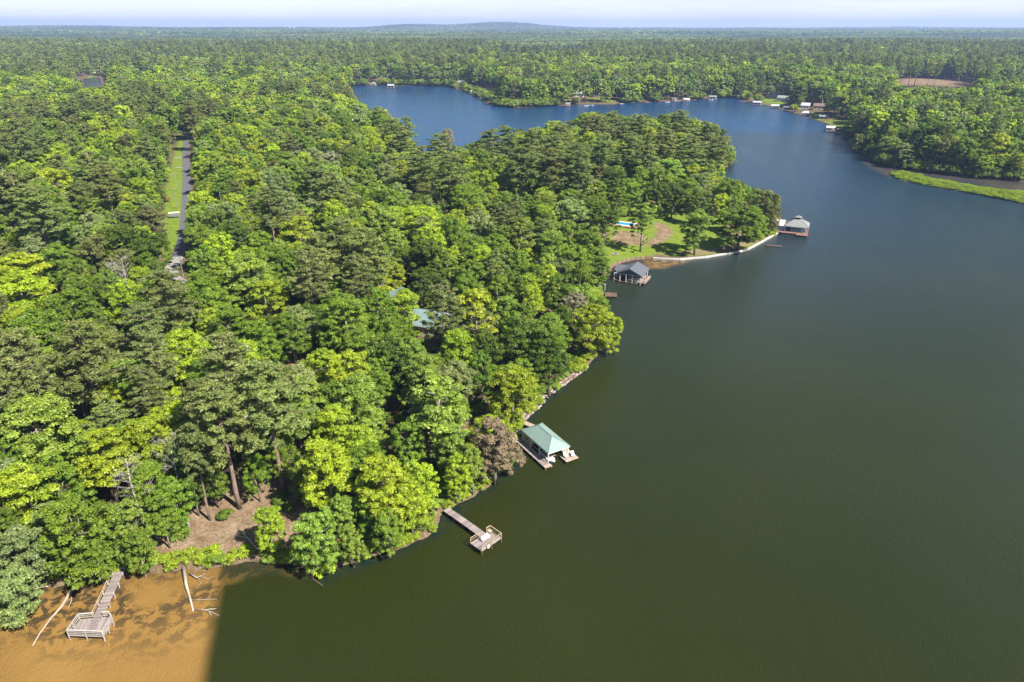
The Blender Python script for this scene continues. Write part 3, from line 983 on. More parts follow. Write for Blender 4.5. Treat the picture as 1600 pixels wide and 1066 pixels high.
CAT = """
P n 345 655 50|P n 418 622 54|B y 420 820 26|B l 490 842 36|S y 505 888 17|B l 548 848 21|B y 512 742 46|B y 598 760 50
B y 562 705 38|B y 522 668 30|B g 575 730 36|L l 682 640 54|B y 800 608 38|B m 772 694 43|B l 738 728 22|B d 858 566 32
B d 808 528 30|B g 852 532 27|B y 925 505 32|B y 950 515 22|L y 745 500 36|P n 692 482 28|B y 714 550 28|B g 752 582 26
B l 640 560 30|B y 634 482 26|B g 620 520 28|B d 657 444 20|B g 730 453 25|B g 779 460 29|B y 832 474 20|B g 872 456 24
B g 836 438 20|B g 908 436 23|B w 898 480 22|B g 940 484 15|B d 880 505 24|B g 822 495 22
B l 62 680 56|B y 163 716 45|B g 88 757 44|B y 40 776 50|B g 10 730 40|B g 121 840 54|B g 150 872 24|B l 203 818 34
B g 231 763 30|B y 257 666 28|B g 207 690 28|B g 272 780 28|B g 216 858 24|B p 32 872 44|B p 18 925 36|B d 15 830 34
P n 303 702 28|D n 207 765 22|D n 272 724 15|B y 31 470 54|B g 62 525 44|B g 118 490 40|B y 198 470 33|P n 260 468 40
P n 225 512 30|P n 130 560 50|B o 165 520 18|P n 28 572 48|P n 60 612 34|P n 238 558 30|B y 294 556 42|B y 176 638 34
B g 211 632 28|B y 258 626 28|P n 312 632 30|P n 18 632 34|B g 124 456 24|B g 318 468 30|B g 338 478 32|B y 416 472 38
B g 362 518 32|B g 407 533 30|P n 357 575 46|B p 471 606 28|B y 503 573 28|B y 548 584 34|B l 558 624 40|B g 522 628 30
B g 543 506 38|B g 517 520 25|B g 590 488 34|B g 566 550 34|B d 612 560 30|B d 478 456 25|B g 455 518 28|B y 592 440 24
B y 315 328 25|B y 367 328 25|B d 368 376 31|B g 320 382 27|B g 407 386 25|P n 420 324 30|B y 428 355 22|B y 469 368 34
B y 523 331 25|B g 465 308 24|P n 492 278 22|P n 519 300 25|B l 599 348 28|B l 554 346 20|P n 533 380 34|P n 503 398 30
P n 574 397 34|P n 556 432 24|B l 614 384 22|B l 388 436 38|B g 322 446 28|B g 434 414 25|P n 482 428 30|B y 323 254 22
B p 372 254 17|B d 404 280 20|B g 360 285 24|B y 432 273 15|B g 440 255 22|B p 466 254 17|B w 518 256 20|B p 526 272 17
B p 604 282 22|B g 579 260 22|B p 562 290 13|B g 560 310 21|B y 622 292 15|B d 590 322 18|B g 395 315 22|B g 345 305 20
P n 32 302 38|P n 58 330 34|B y 38 274 27|P n 90 266 20|D n 99 270 14|P n 146 263 24|P n 166 288 25|B p 105 247 15
B y 216 272 21|B y 223 301 22|B g 241 262 17|D n 192 282 13|B o 134 307 27|B g 94 336 24|B y 182 312 25|B y 201 334 19
B g 152 332 21|B o 191 357 29|B p 145 358 24|B o 236 347 22|B g 112 372 20|B d 196 384 34|B d 238 392 28|B d 230 424 28
B p 64 370 28|B w 20 350 21|B p 52 402 30|B g 92 412 28|B y 27 428 44|B o 153 397 29|B g 122 430 25|B o 190 414 25
B y 222 446 22|B o 268 450 20|P n 2 300 28|B g 168 448 22|B o 175 432 20|D n 195 432 12|D n 178 440 12
P n 690 232 24|P n 626 219 20|B l 688 247 17|B y 604 215 15|P n 657 257 27|P n 706 270 25|B d 658 274 20|B g 733 279 20
P n 766 226 24|P n 795 218 22|P n 830 226 24|P n 814 256 32|P n 868 262 28|P n 906 264 27|P n 862 236 24|B y 760 242 12
B g 700 302 25|B g 725 318 27|B g 797 328 26|B g 822 320 15|B p 905 300 25|B p 892 334 29|B g 840 337 21|B y 659 348 34
B y 714 352 24|B o 664 310 20|D n 670 305 11|B g 616 322 24|B p 752 358 24|B g 772 388 24|B d 672 409 33|B g 742 402 24
B l 815 366 27|B l 861 390 25|B g 892 372 24|B g 925 382 24|B g 899 412 27|B g 735 433 27|B g 792 410 24|B y 858 436 20
B g 936 420 18|L d 944 352 24|B g 925 330 20|L l 1004 350 21|B l 1089 362 25|B g 1158 354 38|B o 1196 320 22|B g 1138 300 21
B p 1098 292 24|B l 1043 272 28|B d 960 284 28|B g 998 284 21|B d 1088 318 18|B d 1030 305 20|P n 960 194 20|P n 932 200 24
P n 1000 200 22|P n 1062 192 23|P n 1106 212 26|P n 1120 236 20|B y 1141 240 9|P n 1080 235 24|P n 1040 225 24|P n 985 232 22
B g 902 224 20|P n 872 214 22|P n 940 236 22|P n 1012 250 20|B g 955 250 20|P n 900 246 20|B l 838 250 17
B g 440 706 26|B g 472 742 24|B g 398 738 22|B g 252 806 26|B d 300 758 24|B g 332 748 22|B y 640 785 30|B y 660 758 30|B g 606 828 26|B l 702 692 32|B g 640 692 28|B y 716 742 22|B g 964 316 19|B g 985 302 20|B d 1052 306 20|B g 1076 300 20|B y 1128 320 16|B g 1178 342 20|B o 1204 342 15|B g 1030 285 24|B g 1145 330 18|B g 575 800 24|B l 535 800 24|B r 343 218 11|B w 700 212 10|P n 610 205 16|P n 592 184 14|P n 636 200 14|B g 572 215 18|B y 540 205 14|B p 505 225 15
P n 480 200 18|B p 130 190 20|B p 95 205 18|B g 75 225 22|B y 185 215 16|B g 150 225 20|B p 40 232 18|P n 225 235 18
P n 250 210 16|B y 265 160 12|B g 290 180 18|B g 320 200 16|P n 60 175 22|P n 130 160 20|P n 30 195 22
"""
cat_rows = []
for ln in CAT.strip().replace('\n', '|').split('|'):
    a = ln.split()
    cat_rows.append((a[0], a[1], float(a[2]), float(a[3]), float(a[4])))

TREES = []   # kind, tint, x, y, z, radius, height


def place(k, ti, px, py, rp):
    frac = {'B': 0.60, 'L': 0.58, 'P': 0.72, 'D': 0.62, 'S': 0.5}[k]
    h = 14.0
    for _ in range(5):
        x, y, z = G(px, py, dz=frac * h, z0=4)
        dep = proj(x, y, z + frac * h)[2]
        r = rp * dep / 1067.0
        h = {'B': min(19, max(7, r * 2.1 + 5.5)), 'L': min(22, max(11, r * 2.6 + 6)), 'P': min(29, max(17, r * 2.2 + 14)), 'D': 15, 'S': r * 1.6}[k]
        h = min(h, 40)
    return x, y, z, r, h


for k, ti, px, py, rp in cat_rows:
    x, y, z, r, h = place(k, ti, px, py, rp)
    TREES.append([k, ti, x, y, z, r * 1.1, h, True])
n_cat = len(TREES)

# ---- fill the rest of the woods
def fgrow(d):
    return np.interp(d, [120, 250, 430, 900, 1600, 2100], [1.0, 1.12, 1.32, 1.6, 1.75, 1.8])


gx = []
ys_ = [58.0]
while ys_[-1] < 2050:
    ys_.append(ys_[-1] + 7.4 * 0.87 * float(fgrow(ys_[-1])))
for iy, y in enumerate(ys_):
    sp_ = 7.4 * float(fgrow(y))
    hw = 0.80 * y + 40
    xs = np.arange(-hw, hw, sp_) + (sp_ / 2 if iy % 2 else 0)
    gx.append(np.stack([xs, np.full_like(xs, y)], 1))
gx = np.concatenate(gx)
gx += rng.uniform(-2.6, 2.6, gx.shape) * fgrow(gx[:, 1:2])
far_keep = rng.random(len(gx)) < 1 - 0.25 * sm(900, 2000, gx[:, 1])
gx = gx[far_keep]
FX, FY = gx[:, 0], gx[:, 1]
FD = land_d(FX, FY)
ok = FD > 2.6
for q, mrg in ((grass_strip, 2.0), (lawn_poly, 1.0), (clearing, 0.5), (grass2, 0.5), (field_poly, 4)):
    ok &= sdist(q, FX, FY) > mrg
for q in far_lawns:
    ok &= sdist(q, FX, FY) > 3
ok &= sdist(MARSH, FX, FY) > 4
ok &= seg_dist(ROADC, FX, FY) > 4.2
# houses keep their own clearings
HOUSE_PX = [(600, 125, 50), (722, 133, 50), (905, 151, 40), (1211, 153, 70), (1223, 158, 60), (1257, 170, 45), (1280, 171, 50), (1321, 166, 60), (106, 116, 260), (151, 113, 200), (229, 127, 260), (340, 132, 200), (1201, 144, 60)]
low = np.zeros(len(FX), bool)
for a, b, Lc in HOUSE_PX:
    hx, hy, _ = G(a, b, z0=6)
    u = -np.array([hx, hy]) / math.hypot(hx, hy)
    s_ = (FX - hx) * u[0] + (FY - hy) * u[1]
    t_ = -(FX - hx) * u[1] + (FY - hy) * u[0]
    ok &= ~((s_ > -9) & (s_ < 24) & (np.abs(t_) < 11))
    low |= (s_ > -9) & (s_ < Lc) & (np.abs(t_) < 13)
low = low[ok]
FX, FY, FD = FX[ok], FY[ok], FD[ok]
FZ = height(FX, FY, FD)
n = len(FX)
# nature of the woods by place: pines in stands, pale and yellow crowns in drifts
pf = wob(FX, FY, 26, 0.7) + 0.6 * wob(FX, FY, 90, 2.9) + rng.normal(size=n) * 0.45
isp = pf > 1.2
r0 = np.hypot(FX, FY)
isp |= (r0 > 1100) & (pf > 0.45)
isp |= (r0 > 300) & (r0 < 620) & (FX < -200) & (pf > 0.35)
plant = inside(np.array([U(a, b, 8) for a, b in [(772, 88), (900, 82), (918, 95), (905, 104), (780, 106)]]), FX, FY)
isp |= plant
tn = rng.random(n) + 0.16 * wob(FX, FY, 40, 5.1)
tk = np.select([tn < 0.26, tn < 0.48, tn < 0.76, tn < 0.86, tn < 0.94], ['y', 'l', 'g', 'd', 'o'], 'p')
FR = np.where(isp, rng.uniform(3.4, 4.8, n), rng.uniform(3.9, 6.3, n))
FH = np.where(isp, rng.uniform(19, 26, n), FR * 2.1 + rng.uniform(4, 8, n))
FR = FR * fgrow(FY)
FH = FH * (1 + (fgrow(FY) - 1) * 0.85)
FR = np.where(plant, 3.6, FR)
FH = np.where(plant, rng.uniform(9, 11, n), FH)
FH *= np.where(FD < 7, 0.75, 1.0) * np.where(low, 0.42, 1.0)
FR *= np.where(low, 0.7, 1.0)
# thin out under and around the surveyed crowns
cx = np.array([t_[2] for t_ in TREES])
cy = np.array([t_[3] for t_ in TREES])
crr = np.array([t_[5] for t_ in TREES])
near = FY < 620
keep = np.ones(n, bool)
ix = np.where(near)[0]
dd = np.hypot(FX[ix][:, None] - cx[None], FY[ix][:, None] - cy[None])
keep[ix[(dd < crr[None] * 0.8 + 1.2).any(1)]] = False
# understorey height where a surveyed crown stands close behind it
closeby = (dd < crr[None] * 1.0 + 7).any(1)
FH[ix[closeby & keep[ix]]] *= 0.74
FR[ix[closeby & keep[ix]]] *= 0.86


def blocks(Xa, Ya, Za, Ra, Ha, isP, water=True):
    bad = np.zeros(len(Xa), bool)
    lo = np.where(isP, 0.45, 0.18)
    for fx_, fz_ in ((-1.0, 0.6), (1.0, 0.6), (-1.0, 0.4), (1.0, 0.4), (0, 1.0), (0, 0.8), (-0.85, 0.62), (0.85, 0.62), (0, 0.62), (-0.5, 0.85), (0.5, 0.85), (0, 0.4)):
        zz = Za + Ha * np.maximum(fz_, lo)
        px, py, dep = proj(Xa + Ra * fx_, Ya, zz)
        for v in VIEWS:
            bad |= inside(v, px, py)
        if water:
            bad |= inside(VW, px, py)
    return bad


for it in range(2):
    bd = blocks(FX, FY, FZ, FR, FH, isp)
    bd &= keep
    if it == 0:
        FH[bd] *= 0.5
        FR[bd] *= 0.7
        isp = isp & ~bd
    else:
        keep &= ~bd
FX, FY, FZ, FR, FH, isp, tk, FD = [a[keep] for a in (FX, FY, FZ, FR, FH, isp, tk, FD)]
n = len(FX)
fpx, fpy, fdep = proj(FX, FY, FZ + FH * 0.6)
infr = (fpx > -30) & (fpx < 1630) & (fpy < 1090)
size_px = FR * 1067 / fdep * np.where(infr, 1, 0)

tint_arr = np.array([TINT['n'] if p_ else TINT[k_] for p_, k_ in zip(isp, tk)])
drift = 1 + 0.38 * sm(500, 1000, FY) * wob(FX, FY * 2.5, 95, 6.2)
tint_arr = np.where(plant[keep][:, None], np.array([[0.11, 0.17, 0.05]]), tint_arr) * drift[:, None]
tint_arr = tint_arr * rng.uniform(0.82, 1.2, (n, 1)) * rng.uniform(0.93, 1.07, (n, 3))
nb_cat = sum(1 for t_ in TREES if t_[0] in 'BL')
np_cat = sum(1 for t_ in TREES if t_[0] == 'P')
# the largest of the fill become trees of their own, up to 300 of each kind
taken = np.zeros(n, bool)
for want, sel in ((292 - nb_cat, ~isp), (240 - np_cat, isp)):
    o = np.argsort(-size_px * sel)[:want]
    taken[o] = True
for i in np.where(taken)[0]:
    TREES.append(['P' if isp[i] else 'B', 'n' if isp[i] else tk[i], FX[i], FY[i], FZ[i], FR[i], FH[i], False])

# ---------------------------------------------------------------- the countable trees, each a thing with trunk and crown
LM = [("the bare brown clearing", G(320, 820)), ("the small L-shaped dock", G(180, 890)), ("the square-ended dock", G(690, 795)), ("the green-roofed boathouse", G(815, 665)),
      ("the charcoal-roofed boathouse", G(955, 415)), ("the swimming pool", G(975, 352)), ("the grey-roofed boathouse", G(1215, 350)), ("the road's gravel bend", G(270, 435)),
      ("the near stretch of road", G(291, 360)), ("the middle stretch of road", G(291, 290)), ("the far end of the road", G(292, 210)), ("the parked red truck", G(478, 548)),
      ("the brown-roofed shed", G(390, 628)), ("the teal-roofed house", G(660, 496)), ("the small teal roof", G(628, 460)), ("the tan outbuilding", G(566, 468)),
      ("the mauve-brown tree", U(768, 700, 2)), ("the rocky bank", G(850, 630)), ("the sandy point", G(1110, 262)), ("the inlet's near bank", (-40, 395)),
      ("the inlet's wooded bend", (-85, 560)), ("the corner of the lower bank", G(30, 935)), ("the lone shoreline bulge", G(965, 510)), ("the rust-red tree", G(343, 225)),
      ("the tall bleached snag", G(99, 290)), ("the utility pole", G(277, 325)), ("the earth gap", G(702, 442)), ("the white seawall", G(1060, 395)),
      ("the weedy lake margin", G(560, 870)), ("the far pond", G(145, 130)), ("the tall twin pines", G(400, 790)), ("the shaded hollow", G(600, 600)),
      ("the wooded middle ridge", G(700, 330)), ("the dense middle woods", G(400, 350)), ("the woods' shadowy centre", G(480, 470)), ("the upper slope", G(150, 300)),
      ("the lower slope", G(60, 600)), ("the peninsula's spine", (20, 330)), ("the western woods", G(60, 400)), ("the dark oak stand", G(200, 390))]
LMX = np.array([(a[1][0], a[1][1]) for a in LM])
ORD = ["", "second", "third", "fourth", "fifth", "sixth", "seventh", "eighth", "ninth", "tenth", "eleventh", "twelfth", "thirteenth", "fourteenth", "fifteenth",
       "sixteenth", "seventeenth", "eighteenth", "nineteenth", "twentieth", "twenty-first", "twenty-second", "twenty-third", "twenty-fourth", "twenty-fifth"]
buckets = {}
for i, t_ in enumerate(TREES):
    d = np.hypot(LMX[:, 0] - t_[2], LMX[:, 1] - t_[3])
    j = int(np.argmin(d))
    dx = t_[2] - LMX[j, 0]
    dy = t_[3] - LMX[j, 1]
    side = ("beyond" if dy > 0 else "in front of") if abs(dy) > abs(dx) else ("right of" if dx > 0 else "left of")
    wide = 'small' if t_[5] < 3.4 else ('broad' if t_[5] > 5.2 else 'medium')
    if t_[0] == 'P':
        noun = 'pine'
        word = wide + ' olive-green'
    elif t_[0] == 'D':
        noun = 'leafless dead tree'
        word = 'bleached'
    elif t_[0] == 'L':
        noun = 'tall narrow leafy tree'
        word = TWORD[t_[1]]
    elif t_[0] == 'S':
        noun = 'bush'
        word = 'low ' + TWORD[t_[1]]
    else:
        noun = 'leafy tree'
        word = wide + ' ' + TWORD[t_[1]]
    buckets.setdefault((word, noun, side, LM[j][0]), []).append((d[j], i))
LABEL = {}
for (word, noun, side, lm), L in buckets.items():
    L.sort()
    for q, (_, i) in enumerate(L):
        if len(L) == 1:
            LABEL[i] = f"{word} {noun} {side} {lm}"
        elif q == 0:
            LABEL[i] = f"{word} {noun} {side} {lm}, first"
        else:
            LABEL[i] = f"{word} {noun} {side} {lm}, {ORD[min(q, 24)]}"

KN = {'P': ('pine_tree', 'pine tree', 'pines standing in the woods'), 'B': ('broadleaf_tree', 'tree', 'broadleaf trees of the lakeside woods'),
      'L': ('broadleaf_tree', 'tree', 'broadleaf trees of the lakeside woods'), 'D': ('dead_tree', 'dead tree', 'bare dead trees'), 'S': ('shrub', 'bush', 'bushes on the bank')}
SRC = {}
for i, (k, ti, x, y, z, r, h, surveyed) in enumerate(TREES):
    nm, cat_, grp = KN[k]
    o = thing(nm, LABEL[i], cat_, (x, y, z - 0.05), rng.uniform(0, 6.28), grp)
    if k == 'P':
        cr_, tr_ = PINE[i % len(PINE)]
        s = (r / 4.3, r / 4.3, h / 25.0)
    elif k == 'D':
        cr_, tr_ = DEAD[i % 2]
        s = (h / 14.0,) * 3
    elif k == 'S':
        cr_, tr_ = SHRUB[i % 3]
        s = (r / 1.6,) * 3
    elif k == 'L':
        cr_, tr_ = TALL[i % 2]
        s = (r / 3.6, r / 3.6, h / 15.5)
    else:
        cr_, tr_ = BROAD[i % len(BROAD)]
        s = (r / 4.6, r / 4.6, h / 15.2)
    o.scale = s
    link('trunk', tr_, o)
    c = link('branches' if k == 'D' else 'crown', cr_, o)
    tv = np.array(TINT[ti]) * rng.uniform(0.86, 1.16) * rng.uniform(0.94, 1.06, 3)
    c['tint'] = [float(q) for q in tv]
    if cr_.name not in SRC:
        SRC[cr_.name] = c
        SRC[tr_.name] = o.children[0] if o.children else None
bpy.context.view_layer.update()
trunk_of = {}
for o in SC.objects:
    if o.type == 'MESH' and o.name.startswith('trunk') and o.data.name not in trunk_of:
        trunk_of[o.data.name] = o

# seven far trees on the opposite shore that also serve the far woods as pattern
lod_obj = []
far_lab = ["pale round tree at the inlet mouth across the lake", "yellow-green tree overhanging the water across the lake", "light green tree by the white far boathouse",
           "mid-green tree beside the far tan house", "olive tree at the bend of the far shore", "tall far pine above the marsh strip", "far pine behind the red-roofed boathouse",
           "far pine rising over the dark boathouse", "far pine on the shore opposite the point"]
for j, ((cr_, tr_), (px, py, ti)) in enumerate(zip(B_LOD + P_LOD, [(800, 150, 'y'), (822, 152, 'l'), (868, 148, 'l'), (1250, 158, 'g'), (1340, 225, 'o'), (1545, 205, 'n'), (700, 108, 'n'), (1190, 140, 'n'), (1470, 222, 'n')])):
    isP_ = j >= len(B_LOD)
    x, y, z = G(px, py, dz=8)
    o = thing('pine_tree' if isP_ else 'broadleaf_tree', far_lab[j], 'pine tree' if isP_ else 'tree', (x, y, z - 0.05), 0, KN['P' if isP_ else 'B'][2])
    link('trunk', tr_, o)
    c = link('crown', cr_, o)
    c['tint'] = [float(q) for q in TINT[ti]]
    lod_obj.append((c, o.children[0]))
bpy.context.view_layer.update()
lod_pairs = [(c, [q for q in c.parent.children if q.name.startswith('trunk')][0]) for c, _ in lod_obj]


def point_cloud(name, P, rotz, scale, idx, tint):
    me = bpy.data.meshes.new(name)
    me.vertices.add(len(P))
    me.vertices.foreach_set("co", np.asarray(P, np.float32).ravel())
    for nm, ty, a, key in (('rz', 'FLOAT', rotz, 'value'), ('idx', 'INT', idx, 'value'), ('sc', 'FLOAT_VECTOR', scale, 'vector'), ('tint', 'FLOAT_COLOR', tint, 'color')):
        at = me.attributes.new(nm, ty, 'POINT')
        a = np.asarray(a, np.int32 if ty == 'INT' else np.float32)
        at.data.foreach_set(key, a.ravel())
    return link(name, me)


def instancer(ob, sources):
    ng = bpy.data.node_groups.new(ob.name + '_scatter', 'GeometryNodeTree')
    ng.interface.new_socket('Geometry', in_out='INPUT', socket_type='NodeSocketGeometry')
    ng.interface.new_socket('Geometry', in_out='OUTPUT', socket_type='NodeSocketGeometry')
    N_, L_ = ng.nodes, ng.links
    gi = N_.new('NodeGroupInput')
    go = N_.new('NodeGroupOutput')
    jo = N_.new('GeometryNodeJoinGeometry')

    def named(nm, dt):
        q = N_.new('GeometryNodeInputNamedAttribute')
        q.data_type = dt
        q.inputs[0].default_value = nm
        return q.outputs[0]
    a_i, a_r, a_s = named('idx', 'INT'), named('rz', 'FLOAT'), named('sc', 'FLOAT_VECTOR')
    cx_ = N_.new('ShaderNodeCombineXYZ')
    L_.new(a_r, cx_.inputs[2])
    for k_, objs in enumerate(sources):
        cmp_ = N_.new('FunctionNodeCompare')
        cmp_.data_type = 'INT'
        cmp_.operation = 'EQUAL'
        L_.new(a_i, cmp_.inputs[2])
        cmp_.inputs[3].default_value = k_
        for ob_ in objs:
            oi = N_.new('GeometryNodeObjectInfo')
            oi.transform_space = 'ORIGINAL'
            oi.inputs[0].default_value = ob_
            oi.inputs[1].default_value = True
            ip = N_.new('GeometryNodeInstanceOnPoints')
            L_.new(gi.outputs[0], ip.inputs['Points'])
            L_.new(cmp_.outputs[0], ip.inputs['Selection'])
            L_.new(oi.outputs['Geometry'], ip.inputs['Instance'])
            L_.new(cx_.outputs[0], ip.inputs['Rotation'])
            L_.new(a_s, ip.inputs['Scale'])
            L_.new(ip.outputs[0], jo.inputs[0])
    L_.new(jo.outputs[0], go.inputs[0])
    md = ob.modifiers.new('scatter', 'NODES')
    md.node_group = ng
    return ob


hero_b = [(SRC[c_.name], trunk_of[t_.name]) for c_, t_ in BROAD if c_.name in SRC]
hero_p = [(SRC[c_.name], trunk_of[t_.name]) for c_, t_ in PINE if c_.name in SRC]
rest = ~taken
rX, rY, rZ, rR, rH, rP = FX[rest], FY[rest], FZ[rest], FR[rest], FH[rest], isp[rest]
rT = np.concatenate([tint_arr[rest], np.ones((rest.sum(), 1))], 1)
rd = np.hypot(rX, rY)
src_list = [*hero_b, *hero_p, *lod_pairs]
nb_, np_ = len(hero_b), len(hero_p)
nn = len(rX)
idx = np.where(rd < 520, np.where(rP, nb_ + rng.integers(0, np_, nn), rng.integers(0, nb_, nn)),
               nb_ + np_ + np.where(rP, len(B_LOD) + rng.integers(0, len(P_LOD), nn), rng.integers(0, len(B_LOD), nn)))
scl = np.stack([rR / np.where(rP, 4.3, 4.6), rR / np.where(rP, 4.3, 4.6), rH / np.where(rP, 25.0, 15.2)], 1)
wood = point_cloud('woodland', np.stack([rX, rY, rZ - 0.1], 1), rng.uniform(0, 6.28, nn), scl, idx, rT)
instancer(wood, src_list)
kind(wood, 'stuff')
wood['label'] = 'continuous mixed woodland of pines and leafy trees around the lake'
print('woodland instances', nn, 'objects', len(TREES))

# ---- far woods: whole blocks of canopy beyond two kilometres
def patch(name, r, n=22, S=52.0, hscale=1.0):
    V, Fq, vv = [], [], []
    C, N, K = [], [], []
    for j in range(n):
        x, y = r.uniform(-S / 2, S / 2, 2)
        R_ = r.uniform(5.0, 8.5) * hscale
        hh = r.uniform(14, 28)
        per = 60
        d = rand_dirs(per, r)
        d[:, 2] = np.abs(d[:, 2]) * 1.1 - 0.15
        C.append(np.array([x, y, hh * 0.62]) + d * np.array([R_, R_, hh * 0.36]) * r.uniform(0.8, 1.1, (per, 1)))
        N.append(d)
        K.append(np.full(per, r.uniform(0.0, 1.0)))
    C, N, K = np.concatenate(C), np.concatenate(N), np.concatenate(K)
    me = leaf_mesh(name, C, N, 1.75 * hscale, 0.7, np.clip(K + r.normal(size=len(C)) * 0.1, 0, 1), M['leaf'], r, 0.35)
    return me


PT = [patch('far_canopy', rt) for _ in range(4)]
seeds = []
for j, me in enumerate(PT):
    x, y = [(-700, 2100), (-150, 2120), (350, 2110), (900, 2090)][j]
    o = link('far_woods', me, None, (x, y, gz(x, y) - 1), j * 1.3)
    o['tint'] = [0.075, 0.11, 0.03]
    kind(o, 'stuff')
    seeds.append([o])
P_ = []
for (ra, rb, S) in ((1990, 4200, 42.0), (4200, 12200, 118.0)):
    for iy, y in enumerate(np.arange(ra * 0.7, rb, S)):
        hw = 0.86 * y + 60
        xs = np.arange(-hw, hw, S)
        q = np.stack([xs, np.full_like(xs, y), np.full_like(xs, S / 42.0)], 1)
        rad_ = np.hypot(q[:, 0], q[:, 1])
        if (2040 < y < 4200) if ra < 2000 else (y >= 4200):
            P_.append(q)
P_ = np.concatenate(P_)
P_[:, :2] += rng.uniform(-9, 9, (len(P_), 2)) * P_[:, 2:3]
PZ = height(P_[:, 0], P_[:, 1])
npt = len(P_)
mixp = np.clip(0.5 + 0.85 * wob(P_[:, 0], P_[:, 1] * 2.2, 210, 1.9) + 0.3 * wob(P_[:, 0], P_[:, 1], 620, 0.2), 0, 1)[:, None]
ct = np.array([0.06, 0.085, 0.035]) * mixp + np.array([0.17, 0.22, 0.045]) * (1 - mixp)
ct = ct * rng.uniform(0.75, 1.25, (npt, 1))
keepf = ~inside(field_poly, P_[:, 0], P_[:, 1])
sz_ = P_[:, 2]
sc_ = np.stack([sz_, sz_, np.where(sz_ > 1.5, 1.15, 1.0)], 1)
fo = point_cloud('distant_forest', np.stack([P_[:, 0], P_[:, 1], PZ - 2], 1)[keepf], rng.uniform(0, 6.28, npt)[keepf], sc_[keepf], rng.integers(0, 4, npt)[keepf],
                 np.concatenate([ct, np.ones((npt, 1))], 1)[keepf])
instancer(fo, seeds)
kind(fo, 'stuff')
print('far patches', npt)

# ---- undergrowth and shoreline bushes
sh_src = []
bushes = []
shore_pts = []
for a, b_ in zip(near_shore[:-1], near_shore[1:]):
    L = np.hypot(*(b_ - a))
    for q in np.arange(0, L, 1.9):
        shore_pts.append(a + (b_ - a) * q / L)
shore_pts = np.array(shore_pts)
dd = []
for p_ in shore_pts:
    for off in (0.9, 2.2):
        # step inland
        best = None
        for a in np.linspace(0, 6.28, 12, endpoint=False):
            q = p_ + np.array([math.cos(a), math.sin(a)]) * off
            dd.append((q[0], q[1], off))
dd = np.array(dd)
dl = land_d(dd[:, 0], dd[:, 1])
dd = dd[(dl > dd[:, 2] * 0.72) & (dl < dd[:, 2] * 1.3)]
sel = dd[rng.permutation(len(dd))]
acc = []
for q in sel:
    if all((q[0] - a[0]) ** 2 + (q[1] - a[1]) ** 2 > 2.2 for a in acc):
        acc.append(q)
acc = np.array(acc)
az_ = height(acc[:, 0], acc[:, 1])
px, py, dep = proj(acc[:, 0], acc[:, 1], az_ + 0.5)
bad = np.zeros(len(acc), bool)
for v in (V_LDOCK, V_DOCKS, V_BH1, V_BH2, V_BH3, V_LAWN, V_BANK):
    bad |= inside(np.array(v, float), px, py)
acc, az_, px, py = acc[~bad], az_[~bad], px[~bad], py[~bad]
order = np.argsort(acc[:, 1])
groups_ = 0
cnt = {}
for q in order[:210]:
    x, y = acc[q, :2]
    z = az_[q]
    ti = 'y' if rng.random() < 0.7 else ('l' if rng.random() < 0.6 else 'g')
    s = rng.uniform(0.55, 1.15)
    d = np.hypot(LMX[:, 0] - x, LMX[:, 1] - y)
    j = int(np.argmin(d))
    dx, dy = x - LMX[j, 0], y - LMX[j, 1]
    side = ("beyond" if dy > 0 else "in front of") if abs(dy) > abs(dx) else ("right of" if dx > 0 else "left of")
    word = ('low ' if s < 0.8 else 'taller ') + TWORD[ti]
    key = (word, side, j)
    cnt[key] = cnt.get(key, 0) + 1
    lab = f"{word} waterside bush {side} {LM[j][0]}" + ("" if cnt[key] == 1 else f", {ORD[min(cnt[key] - 1, 24)]}")
    o = thing('shrub', lab, 'bush', (x, y, z - 0.05), rng.uniform(0, 6.28), 'bushes on the bank')
    o.scale = (s, s, s * rng.uniform(0.7, 1.1))
    cr_, tr_ = SHRUB[q % 3]
    link('stem', tr_, o)
    c = link('crown', cr_, o)
    c['tint'] = [float(v) for v in np.array(TINT[ti]) * rng.uniform(0.85, 1.1)]
    if len(sh_src) < 3 and cr_.name not in [s_[0].data.name for s_ in sh_src]:
        sh_src.append([c])
# foliage skirts that hang down to the water along every wooded shore
sk = []
for P_s in (near_shore, north_shore, far_shore):
    for a, b_ in zip(P_s[:-1], P_s[1:]):
        L = np.hypot(*(b_ - a))
        for q in np.arange(0, L, 2.6):
            for off in (2.2, 5.5):
                c_ = a + (b_ - a) * q / L
                nrm_ = np.array([-(b_ - a)[1], (b_ - a)[0]]) / L
                sk.append(c_ + nrm_ * off + rng.normal(size=2) * 0.8)
sk = np.array(sk)
sdl = land_d(sk[:, 0], sk[:, 1])
rk_ = np.hypot(sk[:, 0], sk[:, 1])
k_ = (sdl > 1.2) & (sdl < 9) & (rk_ > 215) & (rng.random(len(sk)) < 0.85)
for q in far_lawns + [lawn_poly]:
    k_ &= sdist(q, sk[:, 0], sk[:, 1]) > 1.5
sk, sdl, rk_ = sk[k_], sdl[k_], rk_[k_]
skz = height(sk[:, 0], sk[:, 1], sdl)
kx, ky, kd = proj(sk[:, 0], sk[:, 1], skz + 3)
bad = np.zeros(len(sk), bool)
for v in (V_BH2, V_BH3, V_LAWN):
    bad |= inside(np.array(v, float), kx, ky)
